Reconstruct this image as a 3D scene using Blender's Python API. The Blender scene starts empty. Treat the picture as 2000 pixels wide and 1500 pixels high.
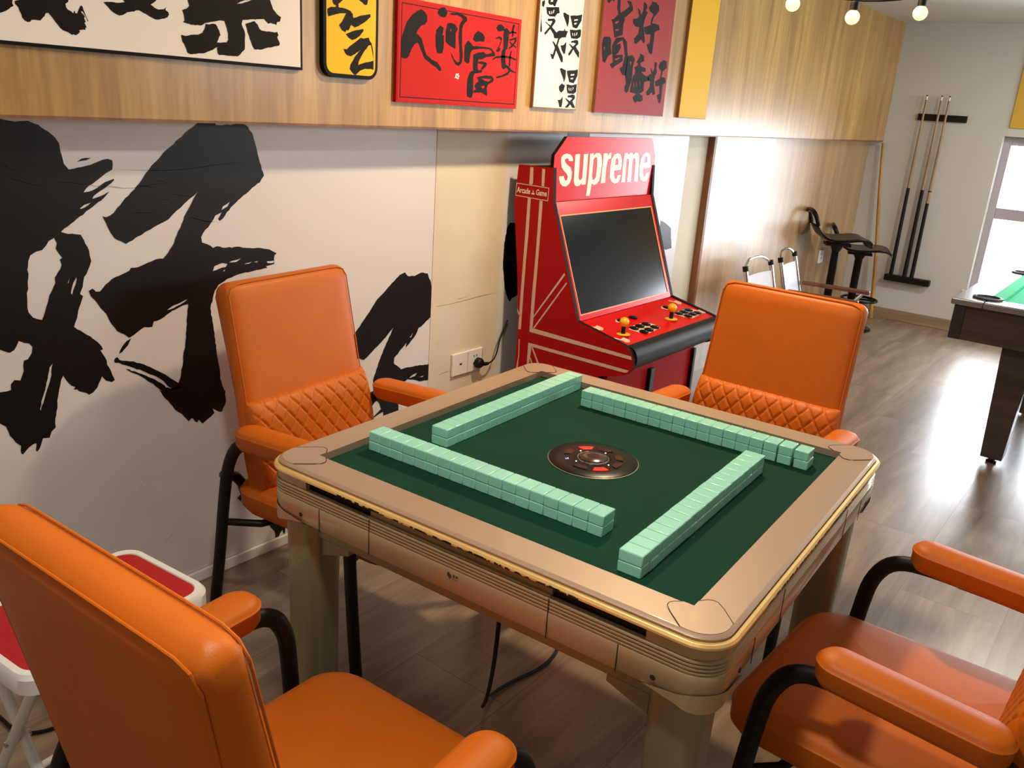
import bpy, bmesh, math, random
from mathutils import Vector, Matrix, noise
from mathutils.geometry import tessellate_polygon
random.seed(4)
SC = bpy.context.scene
COL = SC.collection
PI = math.pi

# ------------------------------------------------------------------ camera
YAW, PITCH, ROLL = 0.6447, 0.3206, 0.0709
CAM = Vector((-1.4324, -0.8456, 1.4504))
fw = Vector((math.cos(PITCH)*math.cos(YAW), math.cos(PITCH)*math.sin(YAW), -math.sin(PITCH)))
rt = fw.cross(Vector((0, 0, 1))).normalized(); up = rt.cross(fw)
r2 = math.cos(ROLL)*rt + math.sin(ROLL)*up
u2 = -math.sin(ROLL)*rt + math.cos(ROLL)*up
cd = bpy.data.cameras.new('camera'); cam = bpy.data.objects.new('camera', cd); COL.objects.link(cam)
cd.sensor_width = 36.0; cd.lens = 1661.38/2000*36; cd.clip_start = 0.02
M = Matrix((r2, u2, -fw)).transposed().to_4x4(); M.translation = CAM
cam.matrix_world = M
SC.camera = cam

# ------------------------------------------------------------------ light and exposure
SC.view_settings.view_transform = 'Standard'; SC.view_settings.look = 'None'
SC.view_settings.gamma = 1.0; SC.view_settings.use_curve_mapping = False
SC.view_settings.exposure = 0.22
W = bpy.data.worlds.new('daylight'); SC.world = W; W.use_nodes = True
bg = W.node_tree.nodes['Background']; bg.inputs[0].default_value = (0.86, 0.93, 1.0, 1); bg.inputs[1].default_value = 18.0

def area(name, loc, size, power, color, rot=(0, 0, 0), sy=None, portal=False, shape='DISK', spread=PI):
    l = bpy.data.lights.new(name, 'AREA'); l.shape = shape if sy is None else 'RECTANGLE'
    l.size = size
    if sy: l.size_y = sy
    l.energy = power; l.color = color; l.spread = spread
    if portal: l.cycles.is_portal = True
    o = bpy.data.objects.new(name, l); COL.objects.link(o); o.location = loc; o.rotation_euler = rot
    return o
WIN = (-1.45, 0.30, 0.33, 1.447)   # y0, y1, z0, z1 of the far window
area('window_daylight', (5.88, (WIN[0]+WIN[1])/2, (WIN[2]+WIN[3])/2), WIN[1]-WIN[0], 1, (1, 1, 1), (0, PI/2*-1, 0), None, True)
_p = bpy.data.objects['window_daylight']; _p.data.shape = 'RECTANGLE'; _p.data.size = WIN[3]-WIN[2]; _p.data.size_y = WIN[1]-WIN[0]
_p.rotation_euler = (0, PI/2, 0)
WIN2 = (2.4, 5.3, 1.50, 2.10)    # x0, x1, z0, z1 of an unseen side window added for more daylight, set high against reflections
_q = area('added_side_daylight', ((WIN2[0]+WIN2[1])/2, -3.42, (WIN2[2]+WIN2[3])/2), WIN2[1]-WIN2[0], 1, (1, 1, 1), (PI/2, 0, 0), WIN2[3]-WIN2[2], True)
WARM = (1.0, 0.78, 0.50)
area('ceiling_and_fill_light', (0.95, 0.32, 2.165), 0.13, 26, WARM)
area('ceiling_and_fill_light', (-0.9, -0.25, 2.165), 0.16, 15, (1.0, 0.93, 0.84))
area('ceiling_and_fill_light', (0.6, -1.7, 2.165), 0.22, 2, (1.0, 0.88, 0.72))

area('ceiling_and_fill_light', (-2.4, -1.2, 2.165), 0.22, 5, (1.0, 0.94, 0.86))  # added fill behind the camera, lifts the near chair's back
area('ceiling_and_fill_light', (4.1, -0.6, 2.165), 0.22, 24, (1.0, 0.93, 0.84))  # added fill to brighten the far wall and ceiling

# ------------------------------------------------------------------ materials
def lin(h):
    h = h.lstrip('#'); c = [int(h[i:i+2], 16)/255 for i in (0, 2, 4)]
    return tuple(x/12.92 if x <= .04045 else ((x+.055)/1.055)**2.4 for x in c)+(1,)
def newmat(name):
    m = bpy.data.materials.new(name); m.use_nodes = True
    nt = m.node_tree; return m, nt, nt.nodes['Principled BSDF']
def mat(name, col, rough=.5, metal=0., bump=0., bscale=200., var=0., vscale=6., coat=0., emis=None, estr=0., spec=.5, sheen=0.):
    m, nt, b = newmat(name); N = nt.nodes; L = nt.links
    b.inputs['Base Color'].default_value = lin(col); b.inputs['Roughness'].default_value = rough
    b.inputs['Metallic'].default_value = metal; b.inputs['Coat Weight'].default_value = coat
    b.inputs['Specular IOR Level'].default_value = spec
    if sheen: b.inputs['Sheen Weight'].default_value = sheen
    if emis: b.inputs['Emission Color'].default_value = lin(emis); b.inputs['Emission Strength'].default_value = estr
    tc = N.new('ShaderNodeTexCoord')
    if bump:
        n = N.new('ShaderNodeTexNoise'); n.inputs['Scale'].default_value = bscale; n.inputs['Detail'].default_value = 4
        L.new(tc.outputs['Object'], n.inputs['Vector'])
        bp = N.new('ShaderNodeBump'); bp.inputs['Strength'].default_value = bump; bp.inputs['Distance'].default_value = .002
        L.new(n.outputs['Fac'], bp.inputs['Height']); L.new(bp.outputs['Normal'], b.inputs['Normal'])
    if var:
        n = N.new('ShaderNodeTexNoise'); n.inputs['Scale'].default_value = vscale; n.inputs['Detail'].default_value = 5
        L.new(tc.outputs['Object'], n.inputs['Vector'])
        r = N.new('ShaderNodeValToRGB'); c = lin(col)
        r.color_ramp.elements[0].position = .3; r.color_ramp.elements[1].position = .7
        r.color_ramp.elements[0].color = tuple(x*(1-var) for x in c[:3])+(1,)
        r.color_ramp.elements[1].color = tuple(min(1, x*(1+var)) for x in c[:3])+(1,)
        L.new(n.outputs['Fac'], r.inputs['Fac']); L.new(r.outputs['Color'], b.inputs['Base Color'])
    return m
def wood(name, c1, c2, c3, scale, rough, coat=0., band=None, bump=.1):
    """grain by stretched noise; scale = noise scale per axis; band = (axis, width) board to board tone"""
    m, nt, b = newmat(name); N = nt.nodes; L = nt.links
    tc = N.new('ShaderNodeTexCoord'); mp = N.new('ShaderNodeMapping'); mp.inputs['Scale'].default_value = scale
    L.new(tc.outputs['Object'], mp.inputs['Vector'])
    n = N.new('ShaderNodeTexNoise'); n.inputs['Scale'].default_value = 1; n.inputs['Detail'].default_value = 8; n.inputs['Distortion'].default_value = .6
    L.new(mp.outputs[0], n.inputs['Vector'])
    r = N.new('ShaderNodeValToRGB'); e = r.color_ramp.elements
    e[0].position = .30; e[0].color = lin(c1); e[1].position = .72; e[1].color = lin(c3)
    k = e.new(.5); k.color = lin(c2)
    L.new(n.outputs['Fac'], r.inputs['Fac'])
    out = r.outputs['Color']
    mp2 = N.new('ShaderNodeMapping'); mp2.inputs['Scale'].default_value = tuple(s*6 for s in scale)
    L.new(tc.outputs['Object'], mp2.inputs['Vector'])
    n2 = N.new('ShaderNodeTexNoise'); n2.inputs['Scale'].default_value = 1; n2.inputs['Detail'].default_value = 3
    L.new(mp2.outputs[0], n2.inputs['Vector'])
    mr = N.new('ShaderNodeMapRange'); mr.inputs['From Min'].default_value = .35; mr.inputs['From Max'].default_value = .65
    mr.inputs['To Min'].default_value = .86; mr.inputs['To Max'].default_value = 1.06
    L.new(n2.outputs['Fac'], mr.inputs['Value'])
    mx = N.new('ShaderNodeVectorMath'); mx.operation = 'SCALE'
    L.new(out, mx.inputs[0]); L.new(mr.outputs[0], mx.inputs['Scale']); out = mx.outputs[0]
    if band:
        ax, w = band
        sp = N.new('ShaderNodeSeparateXYZ'); L.new(tc.outputs['Object'], sp.inputs[0])
        d = N.new('ShaderNodeMath'); d.operation = 'DIVIDE'; d.inputs[1].default_value = w; L.new(sp.outputs[ax], d.inputs[0])
        f = N.new('ShaderNodeMath'); f.operation = 'FLOOR'; L.new(d.outputs[0], f.inputs[0])
        wn = N.new('ShaderNodeTexWhiteNoise'); wn.noise_dimensions = '1D'; L.new(f.outputs[0], wn.inputs['W'])
        m2 = N.new('ShaderNodeMapRange'); m2.inputs['To Min'].default_value = .86; m2.inputs['To Max'].default_value = 1.1
        L.new(wn.outputs['Value'], m2.inputs['Value'])
        mm = N.new('ShaderNodeVectorMath'); mm.operation = 'SCALE'
        L.new(out, mm.inputs[0]); L.new(m2.outputs[0], mm.inputs['Scale']); out = mm.outputs[0]
    L.new(out, b.inputs['Base Color'])
    b.inputs['Roughness'].default_value = rough; b.inputs['Coat Weight'].default_value = coat; b.inputs['Coat Roughness'].default_value = rough*.7
    bp = N.new('ShaderNodeBump'); bp.inputs['Strength'].default_value = bump; bp.inputs['Distance'].default_value = .001
    L.new(n2.outputs['Fac'], bp.inputs['Height']); L.new(bp.outputs['Normal'], b.inputs['Normal'])
    return m
def floor_mat():
    m, nt, b = newmat('floor_laminate'); N = nt.nodes; L = nt.links
    tc = N.new('ShaderNodeTexCoord')
    mp = N.new('ShaderNodeMapping'); mp.inputs['Location'].default_value = (-.02, .105, 0)
    L.new(tc.outputs['Object'], mp.inputs['Vector'])
    br = N.new('ShaderNodeTexBrick'); br.inputs['Scale'].default_value = 1; br.offset = .5
    br.inputs['Brick Width'].default_value = .9; br.inputs['Row Height'].default_value = .305
    br.inputs['Mortar Size'].default_value = .0016; br.inputs['Mortar Smooth'].default_value = .3
    br.inputs['Color1'].default_value = (0, 0, 0, 1); br.inputs['Color2'].default_value = (1, 1, 1, 1); br.inputs['Mortar'].default_value = (.5, .5, .5, 1)
    L.new(mp.outputs[0], br.inputs['Vector'])
    # per board offset of the grain
    ad = N.new('ShaderNodeVectorMath'); ad.operation = 'MULTIPLY_ADD'; ad.inputs[1].default_value = (7, 5, 3)
    L.new(br.outputs['Color'], ad.inputs[0]); L.new(tc.outputs['Object'], ad.inputs[2])
    m1 = N.new('ShaderNodeMapping'); m1.inputs['Scale'].default_value = (1.3, 9, 1); L.new(ad.outputs[0], m1.inputs['Vector'])
    n1 = N.new('ShaderNodeTexNoise'); n1.inputs['Scale'].default_value = 1; n1.inputs['Detail'].default_value = 8; n1.inputs['Distortion'].default_value = 1.1
    L.new(m1.outputs[0], n1.inputs['Vector'])
    r = N.new('ShaderNodeValToRGB'); e = r.color_ramp.elements
    e[0].position = .28; e[0].color = lin('#6c5948'); e[1].position = .75; e[1].color = lin('#a5907a')
    k = e.new(.5); k.color = lin('#8a745f')
    L.new(n1.outputs['Fac'], r.inputs['Fac'])
    m3 = N.new('ShaderNodeMapping'); m3.inputs['Scale'].default_value = (5, 90, 1); L.new(ad.outputs[0], m3.inputs['Vector'])
    n3 = N.new('ShaderNodeTexNoise'); n3.inputs['Scale'].default_value = 1; n3.inputs['Detail'].default_value = 3; L.new(m3.outputs[0], n3.inputs['Vector'])
    mr = N.new('ShaderNodeMapRange'); mr.inputs['From Min'].default_value = .3; mr.inputs['From Max'].default_value = .7; mr.inputs['To Min'].default_value = .86; mr.inputs['To Max'].default_value = 1.08
    L.new(n3.outputs['Fac'], mr.inputs['Value'])
    sc = N.new('ShaderNodeVectorMath'); sc.operation = 'SCALE'; L.new(r.outputs['Color'], sc.inputs[0]); L.new(mr.outputs[0], sc.inputs['Scale'])
    mx = N.new('ShaderNodeMix'); mx.data_type = 'RGBA'; mx.inputs['B'].default_value = lin('#6a5644')
    L.new(br.outputs['Fac'], mx.inputs['Factor']); L.new(sc.outputs[0], mx.inputs['A'])
    L.new(mx.outputs['Result'], b.inputs['Base Color'])
    b.inputs['Roughness'].default_value = .33; b.inputs['Coat Weight'].default_value = .6; b.inputs['Coat Roughness'].default_value = .26
    bp = N.new('ShaderNodeBump'); bp.inputs['Strength'].default_value = .25; bp.inputs['Distance'].default_value = .001; bp.invert = True
    L.new(br.outputs['Fac'], bp.inputs['Height'])
    bp2 = N.new('ShaderNodeBump'); bp2.inputs['Strength'].default_value = .08; bp2.inputs['Distance'].default_value = .001
    L.new(n3.outputs['Fac'], bp2.inputs['Height']); L.new(bp.outputs['Normal'], bp2.inputs['Normal']); L.new(bp2.outputs['Normal'], b.inputs['Normal'])
    return m
def glass_mat():
    m = bpy.data.materials.new('window_glass'); m.use_nodes = True; nt = m.node_tree; N = nt.nodes; L = nt.links
    N.remove(N['Principled BSDF'])
    t = N.new('ShaderNodeBsdfTransparent'); g = N.new('ShaderNodeBsdfGlossy'); g.inputs['Roughness'].default_value = .02
    f = N.new('ShaderNodeFresnel'); f.inputs['IOR'].default_value = 1.45; mx = N.new('ShaderNodeMixShader')
    L.new(f.outputs[0], mx.inputs[0]); L.new(t.outputs[0], mx.inputs[1]); L.new(g.outputs[0], mx.inputs[2]); L.new(mx.outputs[0], N['Material Output'].inputs[0])
    return m

M_ = dict(
 wall=mat('wall_paint', '#cfc9c0', .7, bump=.15, bscale=60),
 beige=mat('cream_wall_paint', '#dccfb8', .7, bump=.15, bscale=60, var=.05, vscale=5),
 paper=mat('mural_paper', '#e0d9d6', .36, bump=.12, bscale=25),
 ink=mat('black_ink', '#090807', .42, spec=.4),
 crease=mat('crease_line', '#9a948e', .6), crackm=mat('wall_crack', '#a88a5e', .8),
 ceil=mat('ceiling_paint', '#d6d6d2', .8),
 wood=wood('wood_laminate', '#9d733b', '#b58a4b', '#c39a5b', (16, 16, 1.1), .36, .3, (0, .19)),
 woodc=wood('cladding_laminate', '#a57e50', '#b99160', '#c8a275', (16, 16, 1.1), .42, 1., (0, .19)),
 woodd=wood('wood_edge', '#6e4526', '#85552f', '#96653c', (16, 16, 1.1), .5),
 floor=floor_mat(),
 base=wood('baseboard_laminate', '#8a7057', '#9a7f64', '#ab9074', (1.5, 1.5, 30), .45),
 orange=mat('orange_leatherette', '#c0600f', .48, bump=.14, bscale=420, var=.05, vscale=8, spec=.28),
 orseam=mat('orange_seam', '#7d2c05', .6),
 blackm=mat('black_powder_coat', '#0b0a09', .5, spec=.3),
 chrome=mat('chrome', '#d8d8d8', .14, metal=1.),
 gold=mat('champagne_panel', '#a58b73', .42, metal=.2, coat=.25),
 goldd=mat('champagne_side', '#b09c78', .32, metal=.35, coat=.3),
 brass=mat('worn_gold_trim', '#ffd98c', .32, metal=.55),
 chip=mat('chipped_dark_trim', '#2a1a10', .8),
 leg=mat('champagne_leg', '#8f8765', .36, metal=.4),
 felt=mat('green_felt', '#0b3a29', .95, bump=.5, bscale=900, var=.12, vscale=5, spec=.2),
 line=mat('dark_seam', '#241509', .8),
 tile=mat('mint_tile', '#93dac4', .25, coat=.3),
 gblack=mat('gloss_black_plastic', '#0b0807', .28, spec=.2),
 ltred=mat('lit_red_button', '#d6281a', .3, emis='#ff2a14', estr=.5),
 smoke=mat('smoky_button', '#3b2c22', .18, coat=.4),
 led=mat('led_white', '#ffffff', .3, emis='#ffeedd', estr=2.),
 ledb=mat('led_blue', '#2b2bd0', .3, emis='#2b2be0', estr=1.2),
 red=mat('arcade_red', '#c8090d', .24, spec=.22),
 redside=mat('arcade_side_red', '#a80a0c', .5, spec=.15),
 cream=mat('cream_print', '#efe0c0', .35),
 stripe=mat('stripe_print', '#d9b79b', .4),
 screen=mat('dark_screen', '#080c12', .14, spec=.3),
 amber=mat('amber_edge', '#e0913c', .4),
 yellow=mat('yellow_plastic', '#f2a90a', .28, coat=.3),
 ybase=mat('yellow_disc', '#e0b012', .4),
 bboard=mat('board_frame_black', '#0a0807', .6, spec=.15),
 wboard=mat('board_white', '#f1e7db', .6, spec=.2),
 yboard=mat('board_yellow', '#eeb908', .55, spec=.25),
 rboard=mat('board_red', '#b81a14', .6, spec=.15),
 drboard=mat('board_dark_red', '#a01d1a', .55, spec=.3),
 bink=mat('board_ink', '#140c08', .6, spec=.15),
 shadow=mat('print_grey', '#4d4a40', .5),
 white=mat('white_plastic', '#e9e8e3', .35),
 redseat=mat('red_seat_fabric', '#b0100e', .6, bump=.4, bscale=600),
 cloth=mat('white_canvas', '#d8d4d8', .85, bump=.3, bscale=500),
 armw=wood('brown_arm', '#5a2f18', '#6e3b20', '#7d4728', (12, 12, 12), .4),
 pole=wood('bamboo_pole', '#9a6c33', '#b5853f', '#c8994f', (30, 30, 3), .5),
 shaft=wood('cue_shaft', '#8b6a48', '#a3815b', '#b8966d', (30, 30, 3), .4),
 pwood=wood('pool_table_wood', '#332a2c', '#3c3234', '#463b3d', (1.2, 1.2, 18), .38, .2),
 ptop=mat('pool_rail_laminate', '#6d6a70', .25, coat=.4),
 pleg=mat('pool_leg_dark', '#22242b', .45),
 pfelt=mat('pool_felt', '#4fbf92', .9, bump=.3, bscale=800),
 wframe=mat('window_frame', '#b3a8b0', .4),
 bulb=mat('bulb_glow', '#fff0b0', .3, emis='#ffd870', estr=3.2),
 glass=glass_mat(),
 yposter=mat('yellow_paint', '#d9ac3c', .6),
)

# ------------------------------------------------------------------ mesh helpers
def link(name, bm, m, parent=None, smooth=True, bevel=0., sub=0, mats=None):
    me = bpy.data.meshes.new(name); bmesh.ops.recalc_face_normals(bm, faces=bm.faces); bm.to_mesh(me); bm.free()
    for k in (mats or [m]): me.materials.append(M_[k])
    if smooth: me.polygons.foreach_set('use_smooth', [True]*len(me.polygons))
    me.update()
    o = bpy.data.objects.new(name, me); COL.objects.link(o)
    if smooth: me.set_sharp_from_angle(angle=math.radians(38))
    if bevel:
        b = o.modifiers.new('bevel', 'BEVEL'); b.width = bevel; b.segments = 2; b.limit_method = 'ANGLE'; b.harden_normals = False
    if sub:
        s = o.modifiers.new('sub', 'SUBSURF'); s.levels = sub; s.render_levels = sub
    if parent: o.parent = parent
    return o
def thing(name, label, cat, loc=(0, 0, 0), rz=0., group=None):
    o = bpy.data.objects.new(name, None); COL.objects.link(o); o.location = loc; o.rotation_euler = (0, 0, rz)
    o.empty_display_size = .1
    return tag(o, label, cat, group)
def tag(o, label, cat, group=None):
    o['label'] = label; o['category'] = cat
    if group: o['group'] = group
    return o
def struct(o): o['kind'] = 'structure'; return o
def box(bm, x0, x1, y0, y1, z0, z1, mi=0, rot=None, at=None):
    vs = [bm.verts.new((x, y, z)) for x in (x0, x1) for y in (y0, y1) for z in (z0, z1)]
    fs = [(0, 1, 3, 2), (4, 6, 7, 5), (0, 4, 5, 1), (2, 3, 7, 6), (0, 2, 6, 4), (1, 5, 7, 3)]
    for f in fs: bm.faces.new([vs[i] for i in f]).material_index = mi
    if rot is not None: bmesh.ops.transform(bm, matrix=rot, verts=vs)
    return vs
def loft(bm, rings, cap=True, closed=True, mi=0):
    R = [[bm.verts.new(p) for p in r] for r in rings]; n = len(R[0])
    for a, b in zip(R, R[1:]):
        for i in range(n if closed else n-1):
            j = (i+1) % n
            bm.faces.new((a[i], a[j], b[j], b[i])).material_index = mi
    if cap:
        bm.faces.new(R[0][::-1]).material_index = mi; bm.faces.new(R[-1]).material_index = mi
    return R
def tube(bm, pts, r, n=10, flat=1., mi=0, radii=None, smooth_path=0):
    pts = [Vector(p) for p in pts]; n0 = len(pts)
    for _ in range(smooth_path):   # corner cutting
        q = [pts[0]]
        for a, b in zip(pts, pts[1:]): q += [a.lerp(b, .25), a.lerp(b, .75)]
        pts = q+[pts[-1]]
    if radii and len(radii) != len(pts):
        rs_ = []
        for i in range(len(pts)):
            t = i/(len(pts)-1)*(len(radii)-1); k = min(int(t), len(radii)-2); rs_.append(radii[k]+(radii[k+1]-radii[k])*(t-k))
        radii = rs_
    rings = []; prev = None
    for i, p in enumerate(pts):
        d = (pts[min(i+1, len(pts)-1)]-pts[max(i-1, 0)]).normalized()
        if prev is None:
            h = Vector((1, 0, 0)) if abs(d.x) < .9 else Vector((0, 1, 0)); u = (h-d*h.dot(d)).normalized()
        else: u = (prev-d*prev.dot(d)).normalized()
        prev = u; v = d.cross(u); rr = radii[i] if radii else r
        rings.append([p+u*math.cos(t)*rr+v*math.sin(t)*rr*flat for t in (2*PI*k/n for k in range(n))])
    loft(bm, rings, True, mi=mi)
def lathe(bm, prof, n=32, c=(0, 0, 0), mi=0, mtx=None):
    rings = [[Vector((c[0]+r*math.cos(2*PI*k/n), c[1]+r*math.sin(2*PI*k/n), c[2]+z)) for k in range(n)] for r, z in prof]
    if mtx: rings = [[mtx @ p for p in r] for r in rings]
    loft(bm, rings, True, mi=mi)
def ball(bm, c, r, n=16, sz=1.):
    lathe(bm, [(max(r*math.sin(PI*i/n), 1e-4), -r*math.cos(PI*i/n)*sz) for i in range(n+1)], 20, c)
def rrect(hx, hy, r, n=6):
    P = []
    for cx, cy, a0 in ((hx-r, hy-r, 0), (-hx+r, hy-r, PI/2), (-hx+r, -hy+r, PI), (hx-r, -hy+r, 1.5*PI)):
        for k in range(n+1):
            a = a0+PI/2*k/n; P.append((cx+r*math.cos(a), cy+r*math.sin(a)))
    return P
def cushion(bm, hx, hy, z0, z1, r, er, dome=0., pipe=True, n=7, taper=0., front_drop=0.):
    """upholstered pad: rounded outline, rounded edges, domed top, raised seam line near the top edge"""
    rings = []
    def ring(inset, z):
        rx, ry = max(hx-inset, .002), max(hy-inset, .002); rr = max(min(r-inset*.6, rx-.0005, ry-.0005), .0008)
        pts = []
        for x, y in rrect(rx, ry, rr, n):
            k = 1-taper*(y/hy)
            zz = z - front_drop*max(0, y/hy)**3
            pts.append(Vector((x*k, y, zz)))
        rings.append(pts)
    ring(er*1.6, z0); ring(er*.5, z0+er*.25); ring(0, z0+er)
    zs = z1-er*.85
    if pipe: ring(-.0005, zs-.006); ring(-.0022, zs-.002); ring(-.0022, zs+.001); ring(.0008, zs+.0035)
    ring(er*.12, z1-er*.5); ring(er*.45, z1-er*.16); ring(er*1.0, z1)
    m = min(hx, hy)
    for k in (.3, .5, .7, .85, .97): ring(er+(m-er)*k, z1+dome*(1-(1-k)**2))
    loft(bm, rings)
def poly(bm, loops, to3, mi=0):
    """filled outline with holes; loops in 2D, to3 maps 2D to 3D"""
    L3 = [[Vector((u, v, 0)) for u, v in l] for l in loops]
    flat = [p for l in L3 for p in l]
    vs = [bm.verts.new(to3(p.x, p.y)) for p in flat]
    for t in tessellate_polygon(L3):
        try: bm.faces.new([vs[i] for i in t]).material_index = mi
        except ValueError: pass
def prism(bm, pts, to3, d0, d1, mi=0):
    """pts 2D outline (convex or not), to3(u,v,d)"""
    A = [bm.verts.new(to3(u, v, d0)) for u, v in pts]; B = [bm.verts.new(to3(u, v, d1)) for u, v in pts]
    n = len(pts)
    bm.faces.new(A).material_index = mi; bm.faces.new(B[::-1]).material_index = mi
    for i in range(n):
        bm.faces.new((A[i], A[(i+1) % n], B[(i+1) % n], B[i])).material_index = mi
def nb(): return bmesh.new()
def copy_tree(o, parent=None):
    c = o.copy(); COL.objects.link(c); c.parent = parent
    for ch in list(o.children): copy_tree(ch, c)
    return c

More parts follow.
